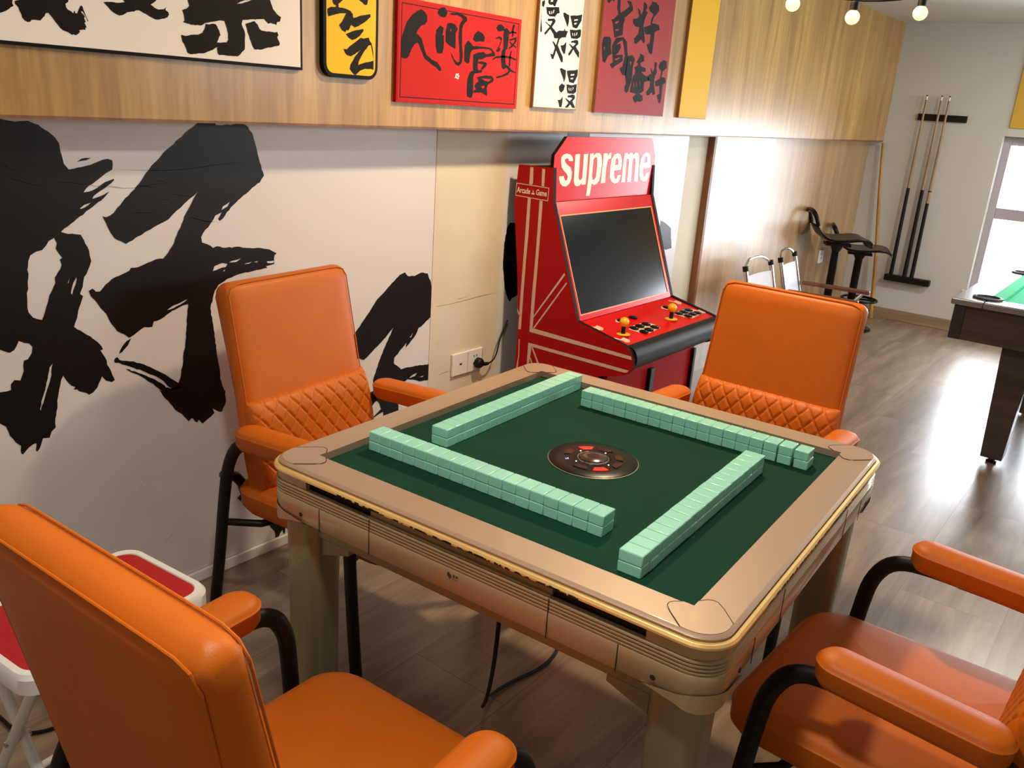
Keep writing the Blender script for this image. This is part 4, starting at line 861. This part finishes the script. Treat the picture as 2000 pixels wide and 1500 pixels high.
        # bracket holding the backrest, with two chrome bolts
        b = nb(); tube(b, [(sx*.262, -.125, .46), (sx*.25, -.155, .455), (sx*.20, -.150, .43), (sx*.18, -.145, .36)], .014, 10, smooth_path=1)
        br = link('back_bracket', b, 'blackm', t)
        for dz in (0, .045):
            b = nb(); ball(b, (sx*.236, -.168, .452-dz), .0075); link('bolt', b, 'chrome', br)
    return t
def bm_v(b, co): return b.verts.new(co)
ch = make_chair()
ch.location = (.030, .868, 0); ch.rotation_euler = (0, 0, PI+.11)
tag(ch, 'orange leather armchair with quilted lumbar pad standing against the mural wall', 'armchair', 'orange armchairs around the mahjong table')
for loc, rz, lab in (((.922, .018, 0), PI/2+.0, 'orange leather armchair on the far side of the table, in front of the folding chairs'),
                     ((-.893, -.035, 0), -PI/2+.05, 'large orange leather armchair in the near left corner, seen from behind its backrest'),
                     ((.112, -.790, 0), -.04, 'orange leather armchair at the right front, cut off by the right edge')):
    c = copy_tree(ch); c.location = loc; c.rotation_euler = (0, 0, rz); c['label'] = lab

# ------------------------------------------------------------------ arcade machine
AX0, AX1 = 1.2200, 1.985
A = thing('arcade_machine', 'red two player arcade cabinet with dark screen and white lettered marquee', 'arcade machine', (1.60, .95, 0))
AL = Vector(A.location)
def fin(b, name, m, parent=A, **k):
    bmesh.ops.translate(b, vec=-AL, verts=b.verts); return link(name, b, m, parent, **k)
sideP = [(1.14, .012), (1.14, .60), (1.16, .80), (1.200, 1.08), (1.190, 1.222), (1.026, 1.226), (1.016, 1.10), (.860, .675), (.645, .628), (.618, .612), (.600, .580), (.600, .552), (.618, .525), (.66, .505), (.742, .485), (.735, .012)]
# black edging then coloured skin
for x0, x1, skin in ((AX0, AX0+.018, AX0-.0006), (AX1-.018, AX1, AX1+.0006)):
    b = nb(); prism(b, sideP, lambda u, v, d: (d, u, v), x0, x1)
    A1 = [(1.6-.0, 0)]
    if skin < x0: poly(b, [[(u, v) for u, v in sideP]], lambda u, v: (skin, u, v), 1); art(b, 'side', lambda u, v: (skin-.0007, u, v), {'s': 2})
    else: poly(b, [[(u, v) for u, v in sideP]], lambda u, v: (skin, u, v), 1)
    sp_ = fin(b, 'side_panel', 'bboard', smooth=False, mats=['bboard', 'redside', 'stripe'])
# wording on the side plate
def text_mesh(bm, body, size, xs, to3, bold=0., mi=0):
    cu = bpy.data.curves.new('t', 'FONT'); cu.body = body; cu.size = size; cu.offset = bold; cu.fill_mode = 'FRONT'; cu.resolution_u = 3
    ob = bpy.data.objects.new('t', cu); COL.objects.link(ob)
    dg = bpy.context.evaluated_depsgraph_get(); me = bpy.data.meshes.new_from_object(ob.evaluated_get(dg))
    x0 = min(v.co.x for v in me.vertices); x1 = max(v.co.x for v in me.vertices)
    k = xs/(x1-x0); vs = [bm.verts.new(to3((v.co.x-x0)*k, v.co.y)) for v in me.vertices]
    for p_ in me.polygons:
        try: bm.faces.new([vs[i] for i in p_.vertices]).material_index = mi
        except ValueError: pass
    bpy.data.objects.remove(ob); bpy.data.curves.remove(cu); bpy.data.meshes.remove(me)
b = nb(); tx = AX0-.0014
text_mesh(b, 'Arcade', .030, .064, lambda x, y: (tx, 1.190-x, 1.119+y), .0006)
text_mesh(b, 'Game', .030, .050, lambda x, y: (tx, 1.098-x, 1.119+y), .0006)
prism(b, [(1.120, 1.119), (1.104, 1.119), (1.106, 1.124), (1.118, 1.124)], lambda u, v, d: (tx+d, u, v), 0, .0003)
prism(b, [(1.1135, 1.125), (1.1105, 1.125), (1.1105, 1.134), (1.1135, 1.134)], lambda u, v, d: (tx+d, u, v), 0, .0003)
fin(b, 'side_lettering', 'cream', smooth=False)
xi0, xi1 = AX0+.018, AX1-.018
# marquee board with cut corners
b = nb(); mo = [(1.222, 1.10), (1.983, 1.10), (1.983, 1.262), (1.940, 1.338), (1.296, 1.338), (1.222, 1.270)]
prism(b, mo, lambda u, v, d: (u, d, v), 1.029, 1.044, 0)
f_ = [(u, v) for u, v in mo]; poly(b, [f_], lambda u, v: (u, 1.0286, v), 1)
art(b, 'sup', lambda u, v: (u, 1.0279, v), {'c': 2})
fin(b, 'marquee', 'bboard', smooth=False, mats=['bboard', 'red', 'cream'])
# top, back, lower front
b = nb(); box(b, xi0, xi1, 1.045, 1.188, 1.205, 1.218); fin(b, 'top_panel', 'bboard', smooth=False)
b = nb(); box(b, xi0, xi1, 1.120, 1.138, .02, 1.20); fin(b, 'back_panel', 'bboard', smooth=False)
def slope(a, c):
    ay, az = a; dy, dz = c[0]-ay, c[1]-az; L_ = math.hypot(dy, dz); n = (dz/L_, -dy/L_)
    if n[0] > 0: n = (-n[0], -n[1])
    def f(x, t, d=0.): return (x, ay+dy*t+n[0]*d, az+dz*t+n[1]*d)
    return f
S = slope((1.02, 1.10), (.86, .672))
def slab(bm, f, x0, x1, t0, t1, d0, d1, mi=0):
    vs = [bm.verts.new(f(x, t_, d)) for x in (x0, x1) for t_ in (t0, t1) for d in (d0, d1)]
    for q in [(0, 1, 3, 2), (4, 6, 7, 5), (0, 4, 5, 1), (2, 3, 7, 6), (0, 2, 6, 4), (1, 5, 7, 3)]: bm.faces.new([vs[i] for i in q]).material_index = mi
# bezel: frame around the screen
b = nb(); sx0, sx1, t0_, t1_ = 1.248, 1.950, .110, .958
for q in ((xi0, sx0, 0, 1), (sx1, xi1, 0, 1), (sx0, sx1, 0, t0_), (sx0, sx1, t1_, 1)): slab(b, S, *q, -.012, 0)
fin(b, 'screen_bezel', 'red', smooth=False)
b = nb(); e = .0045
for q in ((sx0, sx0+e, t0_, t1_), (sx1-e, sx1, t0_, t1_), (sx0+e, sx1-e, t0_, t0_+e*2.2), (sx0+e, sx1-e, t1_-e*2.2, t1_)): slab(b, S, *q, -.003, .001)
fin(b, 'screen_edging', 'amber', smooth=False)
b = nb(); slab(b, S, sx0+e, sx1-e, t0_+e*2.2, t1_-e*2.2, -.008, -.0015); fin(b, 'screen', 'screen', smooth=False)
# control panel
Cp = slope((.860, .670), (.645, .625))
Cp_n = lambda x, t, d=0.: (x, .860-.215*t-(-.205)*0-.0*d, .670-.045*t+d)
b = nb(); vs = []
slab(b, Cp_n, xi0, xi1, 0, 1, -.012, 0)
def pblot(pts, mi=1): poly(b, [pts], lambda x, t_: Cp_n(x, t_, .0006), mi)
for cx, ct in ((1.252, .30), (1.262, .83), (1.920, .22), (1.945, .72)):
    pblot([(cx-.02, ct-.10), (cx-.012, ct-.13), (cx+.002, ct-.04), (cx+.03, ct-.06), (cx+.034, ct+.06), (cx+.012, ct+.12), (cx-.006, ct+.08), (cx-.002, ct+.02)])
fin(b, 'control_panel', 'red', smooth=False, mats=['red', 'stripe'])
for cx in (1.316, 1.698):
    c = Vector(Cp_n(cx, .69, .0))
    j = bpy.data.objects.new('joystick', None); COL.objects.link(j); j.parent = A; j.location = c-AL
    b = nb(); lathe(b, [(.0265, .0006), (.0265, .0035), (.024, .0045), (.004, .0045)], 28); link('dust_disc', b, 'ybase', j)
    b = nb(); tube(b, [(0, 0, .004), (0, 0, .034)], .0085, 12); link('shaft', b, 'blackm', j)
    b = nb(); ball(b, (0, 0, .049), .0185); link('ball_top', b, 'yellow', j)
for cx, ct in ((1.422, .622), (1.468, .615), (1.518, .612), (1.433, .799), (1.477, .789), (1.530, .770), (1.435, .306), (1.522, .317), (1.802, .598), (1.848, .600), (1.897, .586), (1.822, .756), (1.870, .745), (1.912, .753), (1.809, .309)):
    c = Vector(Cp_n(cx, ct, 0))-AL
    b = nb(); lathe(b, [(.0195, .0004), (.0195, .0035), (.0165, .0050), (.0145, .0050), (.0140, .0030), (.0125, .0070), (.001, .0078)], 24); o = link('button', b, 'gblack', A); o.location = c
# print around the buttons
b = nb()
for (cx, ct) in ((1.475, .70), (1.858, .68), (1.440, .31), (1.812, .31)):
    w_ = .085 if ct > .5 else .035
    pts = [(cx-w_, ct-.10), (cx-w_*.5, ct-.16), (cx+w_*.8, ct-.16), (cx+w_, ct), (cx+w_*.9, ct+.14), (cx-w_*.4, ct+.18), (cx-w_*.8, ct+.06)]
    if ct < .5: pts = [(cx-w_*1.2, ct-.02), (cx-w_*.5, ct-.09), (cx+w_, ct-.05), (cx+w_*.9, ct+.07), (cx-w_*.6, ct+.08)]
    b2 = pts; k_ = [(x_, t_) for x_, t_ in pts]; poly(b, [k_], lambda x_, t_: Cp_n(x_, t_, .0004))
fin(b, 'button_print', 'stripe', smooth=False)
# rolled black bumper
b = nb(); arc = [(.645, .624)]+[(.640-.040*math.sin(a)-.004, .577+.047*math.cos(a)) for a in (PI*k/10 for k in range(1, 10))]+[(.655, .520), (.742, .494), (.742, .520)]
prism(b, arc, lambda u, v, d: (d, u, v), xi0, xi1); fin(b, 'bumper', 'blackm')
b = nb(); box(b, xi0, xi1, .715, .733, .03, .492); fin(b, 'front_door', 'red', smooth=False, mats=['redside'], bevel=.002)
b = nb(); box(b, 1.555, 1.592, .699, .7148, .22, .455); fin(b, 'door_handle', 'gblack', smooth=False, bevel=.004)
b = nb(); box(b, AX1-.045, AX1-.022, .700, .7148, .10, .47); fin(b, 'hinge_strip', 'blackm', smooth=False, bevel=.003)
b = nb(); box(b, xi0+.02, xi1-.02, .75, 1.11, .0, .03); fin(b, 'plinth', 'bboard', smooth=False)

# ------------------------------------------------------------------ red folding stool
St = thing('folding_stool', 'red and white folding stool between the mural wall and the near left armchair', 'stool', (-.768, .668, 0), .09)
b = nb(); rings = []
for i_, z_ in ((.012, .405), (0, .412), (0, .442), (.006, .450), (.018, .450), (.021, .445)): rings.append([Vector((x, y, z_)) for x, y in rrect(.196-i_, .142-i_, .045-i_*.6, 7)])
R = loft(b, rings); link('rim', b, 'white', St)
b = nb(); rings = [[Vector((x, y, z_)) for x, y in rrect(.177-i_, .123-i_, .034, 7)] for i_, z_ in ((0, .4455), (0, .4475), (.004, .4485), (.06, .451))]
loft(b, rings); link('seat_pad', b, 'redseat', St)
for sx in (-1, 1):
    b = nb(); tube(b, [(sx*.168, -.108, .404), (sx*.168, .150, .0)], .0105, 10); link('leg', b, 'white', St)
    b = nb(); tube(b, [(sx*.146, .108, .404), (sx*.146, -.150, .0)], .0105, 10); link('leg', b, 'white', St)
    b = nb(); mtx = Matrix.Translation((sx*.157, .0, .235)) @ Matrix.Rotation(PI/2, 4, 'Y'); lathe(b, [(.006, -.024), (.006, .024)], 10, mtx=mtx); link('pivot_bolt', b, 'chrome', St)
b = nb(); tube(b, [(-.168, .146, .012), (.168, .146, .012)], .0085, 10); link('cross_bar', b, 'white', St)

# ------------------------------------------------------------------ pool table
PX0, PX1, PY0, PY1, PZ = 2.78, 4.02, -2.6, -.14, .750
P = thing('pool_table', 'dark wood pool table with bright green felt at the right edge by the window', 'pool table', (3.4, -1.4, 0))
PL = Vector(P.location)
def pf(b, name, m, **k): bmesh.ops.translate(b, vec=-PL, verts=b.verts); return link(name, b, m, P, **k)
b = nb(); w_ = .11
for q in ((PX0-.02, PX1+.02, PY1-w_, PY1+.02), (PX0-.02, PX1+.02, PY0-.02, PY0+w_), (PX0-.02, PX0+w_, PY0+w_, PY1-w_), (PX1-w_, PX1+.02, PY0+w_, PY1-w_)): box(b, *q, PZ-.03, PZ)
pf(b, 'top_rail', 'ptop', smooth=False, bevel=.006)
b = nb()
for q in ((PX0, PX0+.03, PY0, PY1), (PX1-.03, PX1, PY0, PY1), (PX0+.03, PX1-.03, PY1-.03, PY1), (PX0+.03, PX1-.03, PY0, PY0+.03)): box(b, *q, PZ-.185, PZ-.0305)
pf(b, 'apron', 'pwood', smooth=False)
for cx in (PX0-.004, PX1-.045):
    for cy in (PY1-.045, PY0-.004): b = nb(); box(b, cx, cx+.049, cy, cy+.049, PZ-.186, PZ-.031); pf(b, 'corner_trim', 'pleg', smooth=False, bevel=.003)
b = nb(); box(b, PX0+w_, PX1-w_, PY0+w_, PY1-w_, PZ-.045, PZ-.035); pf(b, 'playing_bed', 'pfelt', smooth=False)
b = nb(); c_ = .05
def cush(x0, x1, y0, y1, d):
    pass
for (p0, p1, nrm) in (((PX0+w_+.05, PY1-w_), (PX1-w_-.05, PY1-w_), (0, -1)), ((PX0+w_+.05, PY0+w_), (PX1-w_-.05, PY0+w_), (0, 1)),
                      ((PX0+w_, PY0+w_+.05), (PX0+w_, PY1-w_-.05), (1, 0)), ((PX1-w_, PY0+w_+.05), (PX1-w_, PY1-w_-.05), (-1, 0))):
    d = Vector((p1[0]-p0[0], p1[1]-p0[1])); L_ = d.length; d.normalize()
    ring0 = [(0, -.001), (c_, -.008), (c_*.85, -.034), (0, -.034)]
    for s in (0, 1): pass
    A_ = [Vector((p0[0]+nrm[0]*u+d.x*(u*.9), p0[1]+nrm[1]*u+d.y*(u*.9), PZ+v)) for u, v in ring0]
    B_ = [Vector((p1[0]+nrm[0]*u-d.x*(u*.9), p1[1]+nrm[1]*u-d.y*(u*.9), PZ+v)) for u, v in ring0]
    loft(b, [A_, B_])
pf(b, 'cushion_rail', 'pfelt', smooth=False)
for cx, cy in ((PX0+w_-.005, PY1-w_+.005), (PX1-w_+.005, PY1-w_+.005), (PX0+w_-.005, PY0+w_-.005), (PX1-w_+.005, PY0+w_-.005)):
    b = nb(); rg = []
    for i_, z_ in ((.062, .0), (.062, .006), (.050, .008), (.046, .004), (.046, -.03)): rg.append([Vector((cx+i_*math.cos(2*PI*k/28), cy+i_*math.sin(2*PI*k/28), PZ+.0006+z_)) for k in range(28)])
    loft(b, rg); pf(b, 'pocket', 'pleg')
for sx, cx in ((1, PX0+.12), (-1, PX1-.12)):
    for sy, cy in ((-1, PY1-.28), (1, PY0+.28)):
        b = nb(); A_ = [Vector((cx+x, cy+y, .03)) for x, y in ((-.05, -.045), (.05, -.045), (.05, .045), (-.05, .045))]
        B_ = [Vector((cx+x, cy+y, PZ-.186)) for x, y in ((-.07, -.065), (.07, -.065), (.07, .065), (-.07, .065))]
        loft(b, [A_, B_]); pf(b, 'leg', 'pwood', smooth=False, bevel=.003)
        b = nb(); lathe(b, [(.022, .0), (.024, .008), (.014, .012), (.014, .031)], 16, (cx, cy, 0)); pf(b, 'levelling_foot', 'pleg')
    b = nb(); box(b, cx-.03, cx+.03, PY0+.34, PY1-.34, .27, .37); pf(b, 'stretcher', 'pwood', smooth=False, bevel=.003)

# ------------------------------------------------------------------ cues on the far wall
Rk = thing('cue_rack', 'black two rail cue rack on the far white wall left of the window', 'cue rack', (XE, .725, .31))
RL = Vector(Rk.location)
b = nb(); box(b, XE-.024, XE-.0005, .557, .893, 1.519, 1.566); bmesh.ops.translate(b, vec=-RL, verts=b.verts); link('upper_rail', b, 'blackm', Rk, smooth=False, bevel=.003)
b = nb(); box(b, XE-.06, XE-.0005, .557, .890, .312, .357); bmesh.ops.translate(b, vec=-RL, verts=b.verts); link('lower_rail', b, 'blackm', Rk, smooth=False, bevel=.003)
for y_t, y_b, gz, lab in ((.853, .846, 1.027, 'pool cue at the left end of the rack, set apart from the other two'), (.750, .746, 1.024, 'pool cue in the middle of the rack with a long black butt'), (.697, .692, .93, 'rightmost pool cue in the rack, with a narrow black ring')):
    q = thing('pool_cue', lab, 'pool cue', (XE-.042, y_b, .3575), 0, 'pool cues standing in the wall rack')
    tilt = (y_t-y_b)
    def at(z_): k_ = (z_-.359)/1.34; return (.0, tilt*k_, z_-.359)
    b = nb(); tube(b, [at(.359), at(gz)], .0145, 12, radii=[.0155, .0125]); link('butt', b, 'blackm', q)
    b = nb(); tube(b, [at(gz), at(1.665)], .0115, 12, radii=[.0118, .0072]); link('shaft', b, 'shaft', q)
    b = nb(); tube(b, [at(1.665), at(1.690)], .007, 10, radii=[.0072, .0068]); link('ferrule', b, 'white', q)
    b = nb(); tube(b, [at(1.690), at(1.699)], .007, 10, radii=[.0066, .0058]); link('tip', b, 'pleg', q)
    if gz < 1: b = nb(); tube(b, [at(1.014), at(1.022)], .0128, 12); link('ring', b, 'blackm', q)
b = nb(); tube(b, [(5.60, .915, .001), (5.615, .965, .45), (5.64, 1.04, .90), (5.655, 1.096, 1.335)], .012, 12, radii=[.016, .014, .012, .010], smooth_path=1)
tag(link('wooden_pole', b, 'pole'), 'thin wooden pole leaning in the corner between cladding and cue rack', 'pole')

# ------------------------------------------------------------------ bar stools
def bar_stool():
    t = thing('bar_stool', '', '')
    b = nb(); lathe(b, [(.19, .0), (.195, .004), (.185, .012), (.06, .022), (.032, .035), (.026, .06)], 40); link('base', b, 'gblack', t)
    b = nb(); lathe(b, [(.030, .04), (.030, .60)], 20); link('column', b, 'gblack', t)
    b = nb(); rg = [[Vector(((.135+.010*math.cos(u))*math.cos(a)+.06, (.135+.010*math.cos(u))*math.sin(a), .24+.010*math.sin(u))) for u in (2*PI*j/8 for j in range(8))] for a in (2*PI*k/40 for k in range(41))]
    loft(b, rg, cap=False); tube(b, [(.02, 0, .24), (.19, 0, .24)], .009, 8); link('footrest_ring', b, 'gblack', t)
    b = nb(); box(b, -.09, .09, -.06, .06, .595, .612); lathe(b, [(.03, .56), (.05, .597)], 20); link('seat_mount', b, 'blackm', t, smooth=False)
    # saddle seat: front curls down, rear rises into a low back
    prof = [(.235, .600, .13), (.225, .628, .155), (.19, .648, .17), (.13, .652, .18), (.05, .638, .185), (-.04, .630, .185), (-.12, .640, .185), (-.17, .672, .18), (-.195, .72, .17)]
    b = nb(); rings = []
    for x, z_, w2 in prof:
        rings.append([Vector((x+(-.008 if x < -.15 else 0)*s_, y, z_+(.011 if s_ > 0 else -.011)+.10*max(0, abs(y)-.12))) for s_, y in [(1, -w2+2*w2*k/8) for k in range(9)]+[(-1, w2-2*w2*k/8) for k in range(9)]])
    loft(b, rings); link('seat', b, 'gblack', t, sub=1)
    b = nb(); tube(b, [(-.19, -.12, .715), (-.205, -.12, .755), (-.232, -.11, .795), (-.240, 0, .805), (-.232, .11, .795), (-.205, .12, .755), (-.19, .12, .715)], .016, 10, smooth_path=2); link('backrest', b, 'gblack', t)
    return t
s1_ = bar_stool(); s1_.location = (4.62, .985, 0); s1_.rotation_euler = (0, 0, -PI/2+.55)
tag(s1_, 'black bar stool standing nearest the wood cladding, its curved back turned to the wall', 'bar stool', 'black bar stools in the far corner')
s2_ = copy_tree(s1_); s2_.location = (5.10, .955, 0); s2_.rotation_euler = (0, 0, -PI/2+.35)
s2_['label'] = 'black bar stool in front of the leaning pole, slightly lower and farther right'
s2_.scale = (.92, .92, .93); s1_.scale = (.90, .90, 1.10)

# ------------------------------------------------------------------ folding canvas chairs by the cladding
def camp_chair():
    t = thing('folding_chair', '', '')
    for sx in (-1, 1):
        b = nb(); tube(b, [(sx*.21, -.10, .30), (sx*.21, -.20, .66)], .0125, 10); link('back_post', b, 'chrome', t)
        b = nb(); tube(b, [(sx*.21, -.199, .655), (sx*.21, -.206, .683)], .0165, 10); link('post_cap', b, 'blackm', t)
        b = nb(); box(b, sx*.235-.022, sx*.235+.022, -.13, .27, .485, .508); link('armrest', b, 'armw', t, smooth=False, bevel=.006)
        b = nb(); tube(b, [(sx*.235, .23, .484), (sx*.225, -.12, .0)], .010, 8); link('leg', b, 'chrome', t)
        b = nb(); tube(b, [(sx*.212, -.16, .415), (sx*.205, .24, .0)], .010, 8); link('leg', b, 'chrome', t)
    b = nb(); tube(b, [(-.21, -.205, .67), (-.15, -.222, .70), (-.08, -.232, .712), (.08, -.232, .712), (.15, -.222, .70), (.21, -.205, .67)], .0075, 8, smooth_path=2); link('top_rod', b, 'chrome', t)
    b = nb(); vs = []
    rg = []
    for k in range(9):
        s_ = k/8; x = -.21+.42*s_; sag = .018*math.sin(PI*s_)
        rg.append([Vector((x, -.110-sag, .34)), Vector((x, -.188-sag, .625)), Vector((x, -.192-sag, .625)), Vector((x, -.114-sag, .34))])
    loft(b, rg); link('back_canvas', b, 'cloth', t)
    b = nb(); rg = []
    for k in range(9):
        s_ = k/8; x = -.20+.40*s_; sag = .022*math.sin(PI*s_)
        rg.append([Vector((x, -.10, .315-sag)), Vector((x, .22, .345-sag)), Vector((x, .22, .341-sag)), Vector((x, -.10, .311-sag))])
    loft(b, rg); link('seat_canvas', b, 'cloth', t)
    return t
f1 = camp_chair(); f1.location = (3.175, .75, 0); f1.rotation_euler = (0, 0, PI); f1.scale = (.85, 1, 1)
tag(f1, 'white canvas folding chair behind the far orange armchair, nearer the arcade machine', 'folding chair', 'white canvas folding chairs against the cladding')
f2 = copy_tree(f1); f2.location = (3.69, .77, 0); f2.rotation_euler = (0, 0, PI+.12); f2.scale = (.8, 1, 1)
f2['label'] = 'white canvas folding chair with a brown armrest showing, nearer the bar stools'

# ------------------------------------------------------------------ string lights
SL = thing('string_lights', 'string of round glowing bulbs on a black wire below the ceiling', 'string lights', (1.25, .1, 1.8))
SLL = Vector(SL.location)
bp_ = [(1.023, .292, 1.812), (1.100, .165, 1.762), (1.195, .024, 1.738), (1.316, -.123, 1.762), (1.456, -.275, 1.832)]
wire = [(.80, .62, 2.12), (.93, .44, 1.93)]
for i, p_ in enumerate(bp_):
    p_ = Vector(p_); hook = p_+Vector((0, 0, .036)); wire.append(hook)
    b = nb(); lathe(b, [(.009, .017), (.0115, .019), (.0115, .038), (.008, .042)], 16, p_-SLL); link('lamp_holder', b, 'blackm', SL)
    b = nb(); ball(b, p_-SLL, .0195); link('bulb', b, 'bulb', SL)
wire += [(1.62, -.45, 1.96), (1.78, -.62, 2.14)]
b = nb(); tube(b, [Vector(p_)-SLL+Vector((0, 0, .002)) for p_ in wire], .0022, 6, smooth_path=2); link('wire', b, 'blackm', SL)

b = nb(); tube(b, [(-.86, 1.20, .005), (-.835, 1.12, .005), (-.824, 1.04, .005), (-.823, .965, .005), (-.795, .925, .005), (-.75, .909, .005), (-.70, .905, .005), (-.60, .92, .005), (-.45, 1.0, .005)], .0042, 8, smooth_path=2)
tag(link('floor_cord', b, 'blackm'), 'thin black cord lying on the floor between the red stool and the mural wall', 'cord')
